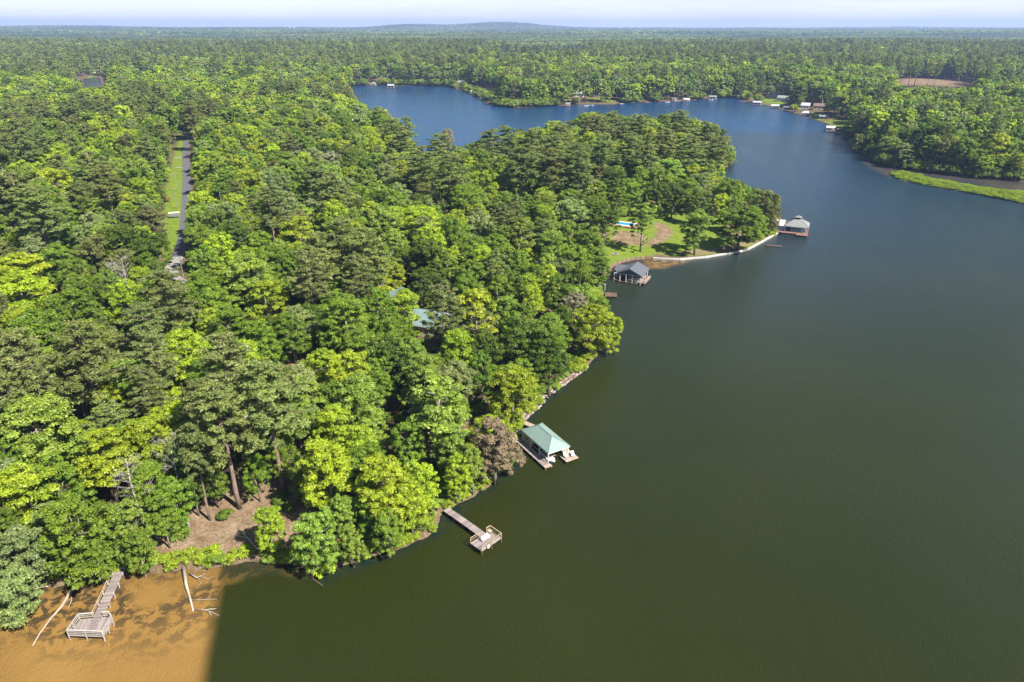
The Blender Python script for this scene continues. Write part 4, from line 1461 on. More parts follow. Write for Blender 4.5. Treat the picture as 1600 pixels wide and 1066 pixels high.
for a, b in ((583, 133), (611, 136), (726, 139), (742, 146), (759, 154), (764, 161), (887, 165), (916, 165), (924, 165), (942, 162), (972, 163), (1012, 160), (1043, 160), (1053, 158), (1072, 158), (1113, 154), (1158, 153),
             (1163, 158), (1183, 163), (1211, 168), (1234, 172), (1259, 180), (1287, 186), (1297, 204), (1314, 206), (1338, 222)):
    qx, qy = U(a, b)
    bad |= np.hypot(sk[:, 0] - qx, (sk[:, 1] - qy) * 0.6) < 11
for a, b, Lc in HOUSE_PX:
    qx, qy, _ = G(a, b, z0=6)
    u = -np.array([qx, qy]) / math.hypot(qx, qy)
    s_ = (sk[:, 0] - qx) * u[0] + (sk[:, 1] - qy) * u[1]
    t_ = -(sk[:, 0] - qx) * u[1] + (sk[:, 1] - qy) * u[0]
    bad |= (s_ > -5) & (s_ < Lc) & (np.abs(t_) < 10)
sk, skz, rk_ = sk[~bad], skz[~bad], rk_[~bad]
ks = rng.uniform(1.4, 2.6, len(sk)) * np.interp(rk_, [215, 500, 900], [0.7, 1.1, 1.6])
ktint = np.array([TINT['g'], TINT['y'], TINT['l'], TINT['d']])[rng.integers(0, 4, len(sk))] * rng.uniform(0.7, 1.1, (len(sk), 1))
kso = point_cloud('shoreline_thicket', np.stack([sk[:, 0], sk[:, 1], skz - 0.1], 1), rng.uniform(0, 6.28, len(sk)), np.stack([ks, ks, ks * 1.25], 1), rng.integers(0, 3, len(sk)),
                  np.concatenate([ktint, np.ones((len(sk), 1))], 1))
instancer(kso, sh_src)
kind(kso, 'stuff')
# low growth under the trees and on the marsh strip
ux = rng.uniform(-330, 160, 16000)
uy = rng.uniform(60, 420, 16000)
ud = land_d(ux, uy)
k_ = (ud > 2) & (np.abs(ux) < 0.85 * uy + 20)
for q in (grass_strip, lawn_poly):
    k_ &= sdist(q, ux, uy) > 0.5
k_ &= seg_dist(ROADC, ux, uy) > 4
inc = sdist(clearing, ux, uy) < 0
k_ &= ~(inc & (rng.random(len(ux)) < 0.93))
ux, uy, ud = ux[k_], uy[k_], ud[k_]
uz = height(ux, uy, ud)
us = rng.uniform(0.4, 1.1, len(ux))
ut = np.array([TINT['g']]) * rng.uniform(0.7, 1.3, (len(ux), 1))
ug = point_cloud('undergrowth', np.stack([ux, uy, uz - 0.05], 1), rng.uniform(0, 6.28, len(ux)), np.stack([us, us, us * .8], 1), rng.integers(0, 3, len(ux)),
                 np.concatenate([ut, np.ones((len(ux), 1))], 1))
instancer(ug, sh_src)
kind(ug, 'stuff')
mx_ = rng.uniform(MARSH[:, 0].min(), MARSH[:, 0].max(), 5200)
my_ = rng.uniform(MARSH[:, 1].min(), MARSH[:, 1].max(), 5200)
k_ = sdist(MARSH, mx_, my_) < -0.8
mx_, my_ = mx_[k_], my_[k_]
ms_ = rng.uniform(0.3, 0.95, len(mx_)) * (1 + 0.4 * wob(mx_, my_, 3.0, 1.1))
mt = np.array([[0.20, 0.27, 0.02]]) * rng.uniform(0.75, 1.15, (len(mx_), 1))
mg = point_cloud('marsh_reeds', np.stack([mx_, my_, height(mx_, my_) - 0.05], 1), rng.uniform(0, 6.28, len(mx_)), np.stack([ms_ * 1.3, ms_ * 1.3, ms_ * .6], 1), rng.integers(0, 3, len(mx_)),
                 np.concatenate([mt, np.ones((len(mx_), 1))], 1))
instancer(mg, sh_src)
kind(mg, 'stuff')
mg['label'] = 'long strip of bright green marsh plants in the shallows'

# ---------------------------------------------------------------- timber docks
PLK = {}


def plank_mesh(L, w, mat, th=0.05):
    k = (round(L, 2), round(w, 3), mat.name)
    if k not in PLK:
        PLK[k] = MB().box((0, 0, 0), (L, w, th)).mesh('plank', mat)
    return PLK[k]


def lay_planks(t_, x0, x1, y0, y1, z, mat, w=0.19, gap=0.018, along='y', jit=0.006):
    """planks whose length runs along y (or x), laid side by side"""
    if along == 'y':
        n_ = int((x1 - x0) / w)
        me = plank_mesh(y1 - y0, (x1 - x0) / n_ - gap, mat)
        for i in range(n_):
            o = link('plank', me, t_, (x0 + (i + 0.5) * (x1 - x0) / n_, (y0 + y1) / 2 + random.uniform(-.02, .02), z + random.uniform(-jit, jit)), math.pi / 2)
    else:
        n_ = int((y1 - y0) / w)
        me = plank_mesh(x1 - x0, (y1 - y0) / n_ - gap, mat)
        for i in range(n_):
            o = link('plank', me, t_, ((x0 + x1) / 2 + random.uniform(-.02, .02), y0 + (i + 0.5) * (y1 - y0) / n_, z + random.uniform(-jit, jit)), 0)


def post(t_, x, y, z0, z1, mat, w=0.14, nm='post'):
    return MB().box((x, y, (z0 + z1) / 2), (w, w, z1 - z0)).build(nm, mat, t_)


def rail(t_, p, q, z, mat, w=0.10, h=0.05, nm='rail'):
    return MB().bar((p[0], p[1], z), (q[0], q[1], z), w, h).build(nm, mat, t_)


# square-ended dock with railing (bench on it is a thing of its own)
a0, a1 = np.array((-11.9, 99.2)), np.array((-5.0, 92.25))
L = float(np.hypot(*(a1 - a0)))
rz = math.atan2(a1[1] - a0[1], a1[0] - a0[0])
t_ = thing('dock', 'weathered walkway dock ending in a square railed platform with a bench', 'dock', (a0[0], a0[1], 0), rz)
lay_planks(t_, 0, L * 0.22, -0.66, 0.66, 0.86, M['plank_grey'], 0.2)
lay_planks(t_, L * 0.22 + 0.05, L, -0.66, 0.66, 0.92, M['plank_grey'], 0.2)
for sx in (-0.55, 0.55):
    MB().box((L / 2, sx, 0.76), (L, 0.06, 0.17)).build('joist', M['redwood'], t_)
for x in np.linspace(0.8, L - 0.5, 5):
    for sx in (-0.6, 0.6):
        post(t_, x, sx, -1.6, 0.84, M['piling'], 0.16, 'piling')
X0, X1, Y0, Y1 = L, L + 2.9, -2.9, 1.75
lay_planks(t_, X0 + 0.02, X1, Y0, Y1, 0.92, M['plank_grey'], 0.2, along='y')
for y in (Y0 + .05, -1.2, 0.3, Y1 - .05):
    MB().box(((X0 + X1) / 2, y, 0.76), (X1 - X0, 0.07, 0.17)).build('joist', M['redwood'], t_)
for x in (X0 + 0.1, X1 - 0.1):
    for y in (Y0 + .1, -0.6, Y1 - .1):
        post(t_, x, y, -1.7, 0.84, M['piling'], 0.18, 'piling')
for x, y in ((X0 + .06, Y0 + .06), (X0 + .06, -0.85), (X0 + .06, 0.85), (X0 + .06, Y1 - .06), (X1 - .06, Y1 - .06), (X1 - .06, -0.6), (X1 - .06, Y0 + .06)):
    post(t_, x, y, 0.95, 1.97, M['rail_tan'], 0.11)
for zz in (1.98, 1.5):
    rail(t_, (X0 + .06, Y0), (X0 + .06, -0.8), zz, M['rail_tan'], 0.14 if zz > 1.9 else 0.05)
    rail(t_, (X0 + .06, 0.8), (X0 + .06, Y1), zz, M['rail_tan'], 0.14 if zz > 1.9 else 0.05)
    rail(t_, (X0, Y1 - .06), (X1, Y1 - .06), zz + .003, M['rail_tan'], 0.14 if zz > 1.9 else 0.05)
    rail(t_, (X1 - .06, Y0), (X1 - .06, Y1 - .12), zz, M['rail_tan'], 0.14 if zz > 1.9 else 0.05)
MB().box((X0 + .45, 1.25, 1.35), (.7, .6, .04)).box((X0 + .45, 1.25, 1.15), (.06, .06, .38)).build('side_table', M['rail_tan'], t_)
mw = t_.matrix_basis.copy()
bench_xy = (a0[0] + (L + 1.35) * math.cos(rz) + 0.5 * math.sin(rz), a0[1] + (L + 1.35) * math.sin(rz) - 0.5 * math.cos(rz))
b_ = thing('bench', 'pale bench standing on the square-ended dock platform', 'bench', (*bench_xy, 0.945), rz)
for i in range(3):
    MB().box((-0.2 + i * 0.16, 0, 0.44), (0.13, 1.7, 0.04)).build('seat_slat', M['white'], b_)
for i in range(3):
    MB().box((-0.34 - i * .015, 0, 0.56 + i * .14), (0.035, 1.7, 0.11)).build('back_slat', M['white'], b_)
for y in (-0.7, 0.7):
    MB().box((0.1, y, 0.21), (0.07, 0.07, 0.42)).build('leg', M['white'], b_)
    MB().box((-0.3, y, 0.42), (0.07, 0.07, 0.84)).build('leg', M['white'], b_)
kb = thing('ring_buoy', 'white ring buoy hanging on the square-ended dock rail', 'buoy',
           (a0[0] + (X1 + .06) * math.cos(rz) + 1.4 * math.sin(rz) * 1, a0[1] + (X1 + .06) * math.sin(rz) - 1.4 * math.cos(rz), 1.1), rz)
MB().tube([(0.03, .28 * math.cos(q), .28 * math.sin(q)) for q in np.linspace(0, 6.0, 14)], [.07] * 14, 6).build('ring', M['white'], kb)

# L-shaped dock in the silty shallows
a0, a1 = np.array((-62.9, 84.6)), np.array((-61.0, 74.3))
L = float(np.hypot(*(a1 - a0)))
rz = math.atan2(a1[1] - a0[1], a1[0] - a0[0])
t_ = thing('dock', 'bleached grey dock with a railed platform in brown shallow water', 'dock', (a0[0], a0[1], 0), rz)
lay_planks(t_, 0, L, -0.7, 0.7, 0.92, M['plank_grey'], 0.2, jit=0.02)
for sx in (-0.6, 0.6):
    MB().box((L / 2, sx, 0.78), (L, 0.06, 0.17)).build('joist', M['plank_grey'], t_)
for x in np.linspace(1.6, L - 0.4, 5):
    for sx in (-0.72, 0.72):
        post(t_, x, sx, -1.2, 1.05 if sx > 0 else 1.75, M['rail_grey'], 0.12)
rail(t_, (3.0, -0.72), (L, -0.72), 1.78, M['rail_tan'], 0.12)
rail(t_, (3.0, -0.72), (L, -0.72), 1.35, M['rail_tan'], 0.05)
MB().box((1.2, -1.35, 0.88), (1.8, 1.2, 0.05), 0.5).build('side_landing', M['plank_grey'], t_)
MB().bar((-1.6, 0.1, 1.1), (0.5, 0, 1.0), 1.1, 0.05).build('ramp', M['roof_light'], t_)
inv = Matrix.Rotation(-rz, 3, 'Z')
loop = []
for a, b2_ in [(106.5, 991), (124, 966), (171, 962), (175.5, 968.5), (161.5, 993)]:
    w_ = U(a, b2_, 1.15)
    v = inv @ Vector((w_[0] - a0[0], w_[1] - a0[1], 0))
    loop.append((v.x, v.y))
lx = [p_[0] for p_ in loop]
ly = [p_[1] for p_ in loop]
MB().prism(loop, 0.80, 0.90).build('deck_frame', M['rail_grey'], t_)
# deck boards run outward, cut to the platform's outline
lo_, hi_ = min(ly), max(ly)
k_n = int((hi_ - lo_) / 0.2)
for i in range(k_n):
    y = lo_ + (i + 0.5) * (hi_ - lo_) / k_n
    xs = []
    for j in range(5):
        (xa, ya), (xb, yb) = loop[j], loop[(j + 1) % 5]
        if (ya > y) != (yb > y):
            xs.append(xa + (xb - xa) * (y - ya) / (yb - ya))
    if len(xs) >= 2:
        MB().box(((min(xs) + max(xs)) / 2, y, 0.94 + random.uniform(-.008, .008)), (max(xs) - min(xs) - .04, (hi_ - lo_) / k_n - .02, 0.05)).build('plank', M['plank_grey'], t_)
for j in range(5):
    p_, q_ = loop[j], loop[(j + 1) % 5]
    post(t_, p_[0], p_[1], -1.3, 1.95, M['rail_grey'], 0.13)
    mdl = ((p_[0] + q_[0]) / 2, (p_[1] + q_[1]) / 2)
    if j == 1:
        # the opening where the walkway comes in
        g1 = (p_[0] + (q_[0] - p_[0]) * 0.50, p_[1] + (q_[1] - p_[1]) * 0.50)
        segs = [(p_, g1), ((p_[0] + (q_[0] - p_[0]) * 0.80, p_[1] + (q_[1] - p_[1]) * 0.80), q_)]
    else:
        segs = [(p_, q_)]
        post(t_, mdl[0], mdl[1], -1.3, 1.93, M['rail_grey'], 0.11)
    for s_ in segs:
        rail(t_, s_[0], s_[1], 1.96 + j * .002, M['rail_grey'], 0.20, 0.05)
        rail(t_, s_[0], s_[1], 1.6, M['rail_grey'], 0.04, 0.12)
        rail(t_, s_[0], s_[1], 1.25, M['rail_grey'], 0.04, 0.12)
sb = ((loop[4][0] + loop[0][0]) / 2 - 0.35, (loop[4][1] + loop[0][1]) / 2)
MB().bar((loop[4][0] - .3, loop[4][1] * .96, 1.36), (loop[0][0] - .3, loop[0][1] * .96, 1.36), 0.4, 0.05).build('built_in_seat', M['rail_grey'], t_)

# black stub pier by the seawall
x, y = U(1197, 383, 0.5)
t_ = thing('dock', 'short dark stub pier below the white seawall', 'dock', (x, y, 0), -0.32)
lay_planks(t_, 0, 6.0, -0.6, 0.6, 0.55, M['piling'], 0.3)
for q in (0.6, 3.0, 5.6):
    for s in (-.5, .5):
        post(t_, q, s, -1.5, 0.5, M['piling'], .16, 'piling')

# ---------------------------------------------------------------- boathouses
def seams(pts, n_, mat, parent, up=0.035):
    """standing ribs running from the eave edge to the top edge of a roof face (eave p0->p1, top p3->p2)"""
    p0, p1, p2, p3 = [Vector(p_) for p_ in pts]
    mb = MB()
    for i in range(1, n_):
        f = i / n_
        e = p0.lerp(p1, f)
        # rib goes straight up the slope until it meets a hip or the ridge
        ridge_dir = (p1 - p0).normalized()
        s0, s1 = (p3 - p0).dot(ridge_dir), (p2 - p0).dot(ridge_dir)
        Ls = (p1 - p0).length
        s = f * Ls
        if s < s0:
            q = s / max(s0, 1e-6)
        elif s > s1:
            q = (Ls - s) / max(Ls - s1, 1e-6)
        else:
            q = 1.0
        nrm_up = (p3 - p0) - ridge_dir * s0
        tpt = e + nrm_up * min(1, q)
        if (tpt - e).length > 0.3:
            mb.bar(e + Vector((0, 0, up * .5)), tpt + Vector((0, 0, up * .5)), 0.03, up)
    o = mb.build('roof_ribs', mat, parent)
    o['kind'] = 'stuff'


def hip_roof(t_, L, W, ez, rz_, rl, mat, ribs=0, trim='white', th=0.14, ox=0, oy=0):
    a, b = L / 2, W / 2
    A, B, C_, D_ = (ox - a, oy - b, ez), (ox + a, oy - b, ez), (ox + a, oy + b, ez), (ox - a, oy + b, ez)
    E_, F_ = (ox - rl / 2, oy, rz_), (ox + rl / 2, oy, rz_)
    root = MB().add([A, B, C_, D_, E_, F_] + [(p_[0], p_[1], p_[2] - th) for p_ in (A, B, C_, D_)],
                    [(0, 1, 5, 4), (1, 2, 5), (2, 3, 4, 5), (3, 0, 4), (6, 9, 8, 7), (0, 6, 7, 1), (1, 7, 8, 2), (2, 8, 9, 3), (3, 9, 6, 0)]).build('roof', mat, t_)
    for p_, q_ in ((A, E_), (B, F_), (C_, F_), (D_, E_), (E_, F_)):
        if (Vector(p_) - Vector(q_)).length > 0.2:
            MB().bar((p_[0], p_[1], p_[2] + .03), (q_[0], q_[1], q_[2] + .03), 0.16, 0.05).build('ridge_cap', mat, root)
    if ribs:
        seams([A, B, F_, E_], ribs, mat, root)
        seams([C_, D_, E_, F_], ribs, mat, root)
        seams([B, C_, F_, F_], max(3, int(ribs * W / L)), mat, root)
        seams([D_, A, E_, E_], max(3, int(ribs * W / L)), mat, root)
    for p_, q_ in ((A, B), (B, C_), (C_, D_), (D_, A)):
        MB().bar((p_[0], p_[1], ez - th - .08), (q_[0], q_[1], ez - th - .08), 0.06, 0.18).build('fascia', M[trim], t_)
    return root


def gable_roof(t_, L, W, ez, rz_, mat, wall, over=0.3, ox=0, oy=0, axis='x', th=0.14):
    """ridge along x"""
    def T(p_):
        return (ox + p_[0], oy + p_[1], p_[2]) if axis == 'x' else (ox - p_[1], oy + p_[0], p_[2])
    a, b = L / 2 + over, W / 2 + over
    P = [(-a, -b, ez), (a, -b, ez), (a, 0, rz_), (-a, 0, rz_), (-a, b, ez), (a, b, ez)]
    V_ = [T(p_) for p_ in P] + [T((p_[0], p_[1], p_[2] - th)) for p_ in P]
    r_ = MB().add(V_, [(0, 1, 2, 3), (3, 2, 5, 4), (6, 9, 8, 7), (9, 10, 11, 8), (0, 6, 7, 1), (4, 5, 11, 10), (0, 3, 9, 6), (3, 4, 10, 9), (1, 7, 8, 2), (2, 8, 11, 5)]).build('roof', mat, t_)
    MB().bar(T((-a, 0, rz_ + .03)), T((a, 0, rz_ + .03)), .2, .05).build('ridge_cap', mat, r_)
    k = (rz_ - ez) / b
    for s in (-1, 1):
        x = s * L / 2
        w = W / 2
        MB().add([T((x, -w, ez - .2)), T((x, w, ez - .2)), T((x, w, ez + k * over - th)), T((x, 0, rz_ - th - .02)), T((x, -w, ez + k * over - th)),
                  T((x - s * .1, -w, ez - .2)), T((x - s * .1, w, ez - .2)), T((x - s * .1, w, ez + k * over - th)), T((x - s * .1, 0, rz_ - th - .02)), T((x - s * .1, -w, ez + k * over - th))],
                 [(0, 1, 2, 3, 4), (9, 8, 7, 6, 5), (0, 5, 6, 1), (1, 6, 7, 2), (2, 7, 8, 3), (3, 8, 9, 4), (4, 9, 5, 0)]).build('gable', wall, t_)
    return r_


# green-roofed boathouse
rz = math.atan2(-8.5, 5.1)
t_ = thing('boathouse', 'boathouse with hipped green metal roof and pale timber deck', 'boathouse', (6.8, 119.3, 0), rz)
hip_roof(t_, 10.2, 5.3, 3.15, 4.75, 4.9, M['green_roof'], ribs=22)
lay_planks(t_, -6.0, 5.2, -3.9, -2.3, 0.62, M['plank_grey'], 0.28)
lay_planks(t_, -5.4, 6.6, 2.35, 3.9, 0.62, M['plank_tan'], 0.28)
lay_planks(t_, -6.0, -2.4, -2.28, 2.33, 0.62, M['plank_tan'], 0.28)
lay_planks(t_, 5.25, 6.2, -3.9, -2.2, 0.62, M['plank_tan'], 0.28)
lay_planks(t_, 4.2, 6.6, 0.9, 2.33, 0.62, M['plank_tan'], 0.28)
lay_planks(t_, -2.4, 3.4, -0.3, 0.5, 0.62, M['plank_tan'], 0.28)
for x in np.linspace(-5.6, 5.9, 6):
    for y in (-3.8, -2.35, 2.4, 3.8):
        post(t_, x, y, -2.0, 0.58, M['piling'], 0.2, 'piling')
for x in (-4.8, -1.6, 1.6, 4.8):
    for y in (-2.4, 2.4):
        post(t_, x, y, 0.66, 3.0, M['white'], 0.16)
MB().box((-3.6, -2.28, 1.8), (2.3, 0.1, 2.3)).build('wall', M['siding_tan'], t_)
MB().box((-3.6, 2.2, 1.8), (2.3, 0.1, 2.3)).build('wall', M['siding_tan'], t_)
MB().box((-4.75, 0, 1.8), (0.1, 4.4, 2.3)).build('wall', M['siding_tan'], t_)
w_ = MB().box((-2.45, 0, 1.8), (0.1, 4.4, 2.3)).build('wall', M['siding_tan'], t_)
MB().box((-2.38, 1.0, 1.66), (0.05, 0.9, 2.0)).build('door', M['white'], t_)
MB().box((-3.4, -2.35, 2.0), (0.8, 0.05, 0.8)).build('window', M['glass'], t_)
for y in (-2.4, 2.4):
    rail(t_, (-1.5, y), (4.7, y), 1.6, M['white'], 0.06, 0.08)
for x in (-5.9,):
    rail(t_, (x, -3.8), (x, 2.3), 1.55, M['redwood'], 0.08, 0.08)
    for y in (-3.8, -1.8, 0.2, 2.2):
        post(t_, x, y, 0.66, 1.52, M['redwood'], 0.1)
rt_ = math.atan2(-8.5, 5.1)


def on(lx_, ly_, cx_=6.8, cy_=119.3, r_=rz):
    return cx_ + lx_ * math.cos(r_) - ly_ * math.sin(r_), cy_ + lx_ * math.sin(r_) + ly_ * math.cos(r_)


def deck_chair(label, x, y, z, r_, mat='white'):
    c = thing('deck_chair', label, 'chair', (x, y, z), r_, None)
    MB().box((0, 0, 0.36), (0.62, 0.6, 0.05)).build('seat', M[mat], c)
    MB().bar((-0.3, 0, 0.36), (-0.62, 0, 1.0), 0.58, 0.05).build('backrest', M[mat], c)
    for sx in (-0.25, 0.27):
        for sy in (-0.27, 0.27):
            MB().box((sx, sy, 0.17), (0.06, 0.05, 0.34)).build('leg', M[mat], c)
    for sy in (-0.32, 0.32):
        MB().box((-0.02, sy, 0.58), (0.66, 0.09, 0.03)).build('armrest', M[mat], c)
    return c


for i, (lx_, ly_, r2_) in enumerate([(5.2, 1.7, 0.2), (5.6, 3.1, -0.4)]):
    x, y = on(lx_, ly_)
    deck_chair(['pale chair under the green roof edge, nearer the shore', 'pale chair on the outer deck corner beside the green roof'][i], x, y, 0.65, rz + r2_, 'white' if i else 'cloth')
x, y = on(3.0, -1.2)
t2 = thing('motorboat', 'small brown and white motorboat moored inside the green-roofed boathouse', 'boat', (x, y, 0.1), rz)
MB().add([(-2.2, -.75, .55), (1.2, -.8, .6), (2.6, 0, .75), (1.2, .8, .6), (-2.2, .75, .55), (-2.1, -.5, -.2), (1.0, -.5, -.2), (2.1, 0, 0), (1.0, .5, -.2), (-2.1, .5, -.2)],
         [(5, 9, 8, 7, 6), (0, 5, 6, 1), (1, 6, 7, 2), (2, 7, 8, 3), (3, 8, 9, 4), (4, 9, 5, 0), (0, 1, 2, 3, 4)]).build('hull', M['white'], t2)
MB().box((-.5, 0, .72), (2.2, 1.1, .25)).build('cockpit', M['redwood'], t2)
MB().box((-2.35, 0, .5), (.3, .35, .8)).build('outboard_motor', M['rubber'], t2)
x, y = U(821, 660, 1.0)
t_ = thing('gangway', 'short pale gangway from the bank to the green-roofed boathouse', 'gangway', (x, y, 0.75), -0.65)
lay_planks(t_, -2.0, 2.6, -0.65, 0.65, 0.06, M['plank_tan'], 0.25)

# charcoal-roofed boathouse
rz = math.atan2(-4.3, 8.6)
BC = (41.2, 224.6)
t_ = thing('boathouse', 'open boathouse with charcoal shingle gable roof and white posts', 'boathouse', (*BC, 0), rz)
gable_roof(t_, 8.4, 8.2, 3.3, 5.35, M['shingle_dark'], M['slate_blue'], 0.4, 0.8, 0, 'y')
gable_roof(t_, 4.6, 5.0, 3.15, 4.55, M['shingle_dark'], M['slate_blue'], 0.3, -3.0, 1.3, 'x')
for x in (-4.6, -2.6, -0.4, 1.8, 4.7):
    post(t_, x, -4.1, -1.5, 3.2, M['white'], 0.24)
for x in (-4.6, 0, 4.7):
    post(t_, x, 4.0, -1.5, 3.2, M['white'], 0.24)
for y in (-1.4, 1.3):
    post(t_, 4.7, y, -1.5, 3.2, M['white'], 0.24)
    post(t_, -4.6, y, -1.5, 3.2, M['white'], 0.24)
MB().box((0.05, -4.1, 3.08), (9.5, 0.2, 0.22)).build('beam', M['white'], t_)
MB().box((4.7, 0, 3.08), (0.2, 8.0, 0.22)).build('beam', M['white'], t_)
lay_planks(t_, -5.0, 5.6, 2.2, 4.4, 0.7, M['redwood'], 0.4)
lay_planks(t_, 4.0, 6.4, -4.2, 2.15, 0.7, M['redwood'], 0.4, along='y')
lay_planks(t_, -5.0, -3.6, -4.3, 2.15, 0.7, M['redwood'], 0.4)
lay_planks(t_, -3.55, 3.95, -4.45, -3.6, 0.35, M['piling'], 0.4)
lay_planks(t_, -3.55, 3.95, -0.4, 0.5, 0.68, M['redwood'], 0.4)
for x in (4.1, 6.2):
    for y in (-4.0, -1.2, 1.8, 4.2):
        post(t_, x, y, -1.8, 0.62, M['piling'], 0.2, 'piling')
for p_, q_ in (((6.3, -4.1), (6.3, 2.2)), ((4.9, -4.15), (6.3, -4.15))):
    rail(t_, p_, q_, 1.7, M['white'], .08, .08)
    rail(t_, p_, q_, 1.25, M['white'], .05, .06)
for y in (-4.1, -2.0, 0.1, 2.2):
    post(t_, 6.3, y, .72, 1.7, M['white'], .1)
MB().box((0, 4.05, 2.0), (8.9, .08, 1.9)).build('rear_screen', M['dark'], t_)
x, y = on(2.2, -2.0, *BC, rz)
t2 = thing('pontoon_boat', 'pontoon boat with white rail inside the charcoal-roofed boathouse', 'boat', (x, y, 0), rz)
for s in (-.8, .8):
    MB().tube([(-2.6, s, .15), (2.4, s, .15), (2.9, s, .3)], [.28, .28, .05], 8).build('pontoon', M['metal'], t2)
MB().box((0, 0, .52), (5, 2.1, .1)).build('deck', M['siding_tan'], t2)
MB().box((0, 1.0, .95), (4.6, .05, .5)).build('side_panel', M['white'], t2)
MB().box((0, -1.0, .95), (4.6, .05, .5)).build('side_panel', M['white'], t2)
MB().box((-1.6, 0, .8), (.8, 1.7, .45)).build('seat', M['cloth'], t2)
p_, q_ = G(946, 425, z0=1), on(-4.6, 3.2, *BC, rz)
d_ = math.atan2(q_[1] - p_[1], q_[0] - p_[0])
t_ = thing('gangway', 'red-brown gangway from the lawn to the charcoal-roofed boathouse', 'gangway', (p_[0], p_[1], 0.75), d_)
Lg = math.hypot(q_[0] - p_[0], q_[1] - p_[1])
lay_planks(t_, -0.5, Lg, -0.7, 0.7, 0.0, M['redwood'], 0.4)
for s in (-.7, .7):
    rail(t_, (-0.5, s), (Lg, s), 0.9, M['redwood'], .07, .07)
    for k in range(5):
        post(t_, -0.4 + k * (Lg) / 4.2, s, 0, .9, M['redwood'], .09)

# grey-roofed boathouse with cupola
rz = math.atan2(-3.5, 8.1)
BG = (121.6, 285.2)
t_ = thing('boathouse', 'boathouse with grey hipped roof topped by a small cupola', 'boathouse', (*BG, 0), rz)
hip_roof(t_, 9.6, 8.8, 3.4, 6.1, 1.4, M['shingle_grey'], trim='white')
cu = MB().box((0, 0, 6.1), (1.9, 1.4, 0.55)).build('cupola', M['dark'], t_)
MB().add([(-1.4, -1.1, 6.4), (1.4, -1.1, 6.4), (1.4, 1.1, 6.4), (-1.4, 1.1, 6.4), (-.3, 0, 7.1), (.3, 0, 7.1)], [(0, 1, 5, 4), (1, 2, 5), (2, 3, 4, 5), (3, 0, 4), (3, 2, 1, 0)]).build('cupola_roof', M['shingle_grey'], cu)
for x in (-4.3, -1.5, 1.4, 4.3):
    for y in (-4.0, 4.0):
        post(t_, x, y, -1.6, 3.3, M['brick'] if x > 4 else M['slate_blue'], 0.3)
MB().box((0, 4.0, 2.0), (8.7, .1, 2.2)).build('rear_screen', M['slate_blue'], t_)
MB().box((-3.4, -2.6, 2.0), (1.8, 2.6, 2.4)).build('store_room', M['dark'], t_)
lay_planks(t_, -9.6, 4.8, -6.2, -4.0, 0.75, M['redwood'], 0.45)
lay_planks(t_, 0.2, 4.8, -8.0, -6.25, 0.75, M['redwood'], 0.45)
lay_planks(t_, 3.6, 4.8, -3.95, 4.0, 0.75, M['redwood'], 0.45)
for x in (-9.2, -5, -1, 4.5):
    post(t_, x, -6.1, -1.8, 0.7, M['piling'], .25, 'piling')
post(t_, 0.4, -7.8, -1.8, 0.7, M['piling'], .25, 'piling')
post(t_, 4.5, -7.8, -1.8, 0.7, M['piling'], .25, 'piling')
MB().box((-7.2, -0.2, 1.6), (4.4, 6.4, 2.4)).build('annex_wall', M['roof_light'], t_)
MB().slab([(-9.8, -3.9, 2.95), (-4.85, -3.9, 2.95), (-4.85, 3.2, 3.9), (-9.8, 3.2, 3.9)], .12).build('annex_roof', simple('pinkish_roof', (0.52, 0.43, 0.42), .7, .1, 1), t_)
MB().box((-7.2, -3.48, 1.5), (4.2, .06, 1.9)).build('annex_door', simple('lavender_door', (0.30, 0.33, 0.55), .6, .1, 1), t_)
x, y = on(3.2, -6.0, *BG, rz)
deck_chair('white chair on the deck of the grey-roofed boathouse', x, y, 0.78, rz + 1.2)
x, y = on(0.2, 0.3, *BG, rz)
t2 = thing('motorboat', 'white motorboat lifted under the grey-roofed boathouse', 'boat', (x, y, 0.5), rz)
MB().add([(-2.6, -.95, .8), (1.4, -1, .85), (3.1, 0, 1.05), (1.4, 1, .85), (-2.6, .95, .8), (-2.5, -.6, -.1), (1.2, -.6, -.1), (2.6, 0, .2), (1.2, .6, -.1), (-2.5, .6, -.1)],
         [(5, 9, 8, 7, 6), (0, 5, 6, 1), (1, 6, 7, 2), (2, 7, 8, 3), (3, 8, 9, 4), (4, 9, 5, 0), (0, 1, 2, 3, 4)]).build('hull', M['white'], t2)
MB().bar((.2, -.7, 1.0), (.5, .7, 1.0), .05, .5).build('windscreen', M['glass'], t2)
MB().box((-2.8, 0, .7), (.35, .4, 1.0)).build('outboard_motor', M['rubber'], t2)

# dark low float and leaning post beside the bank, below the charcoal boathouse
x, y = U(956, 461, 0.3)
t_ = thing('swim_raft', 'dark low raft moored beneath the trees on the bank', 'raft', (x - 0.3, y, 0), -0.15)
lay_planks(t_, -1.9, 1.9, -1.9, 1.9, 0.42, M['piling'], 0.3)
for s in (-1.3, 0, 1.3):
    MB().tube([(-1.9, s, 0.1), (1.9, s, 0.1)], [.26, .26], 8).build('float', M['rubber'], t_)
x, y = U(945, 452, 0.5)
t_ = thing('mooring_post', 'pale slim mooring post standing beside the dark raft', 'post', (x, y, 0))
MB().cyl((0, 0, -1.5), .14, 3.6, 8).build('pole', M['bark_pale'], t_)
MB().box((0, 0, 2.15), (.4, .4, .12)).build('cap', M['white'], t_)

# ---------------------------------------------------------------- seawall and timber retaining wall
def along(pts, step):
    res = []
    acc_ = 0
    for a, b2_ in zip(pts[:-1], pts[1:]):
        a, b2_ = np.array(a), np.array(b2_)
        L_ = np.hypot(*(b2_ - a))
        k = max(1, int(round(L_ / step)))
        for i in range(k):
            res.append((a + (b2_ - a) * i / k, a + (b2_ - a) * (i + 1) / k))
    return res


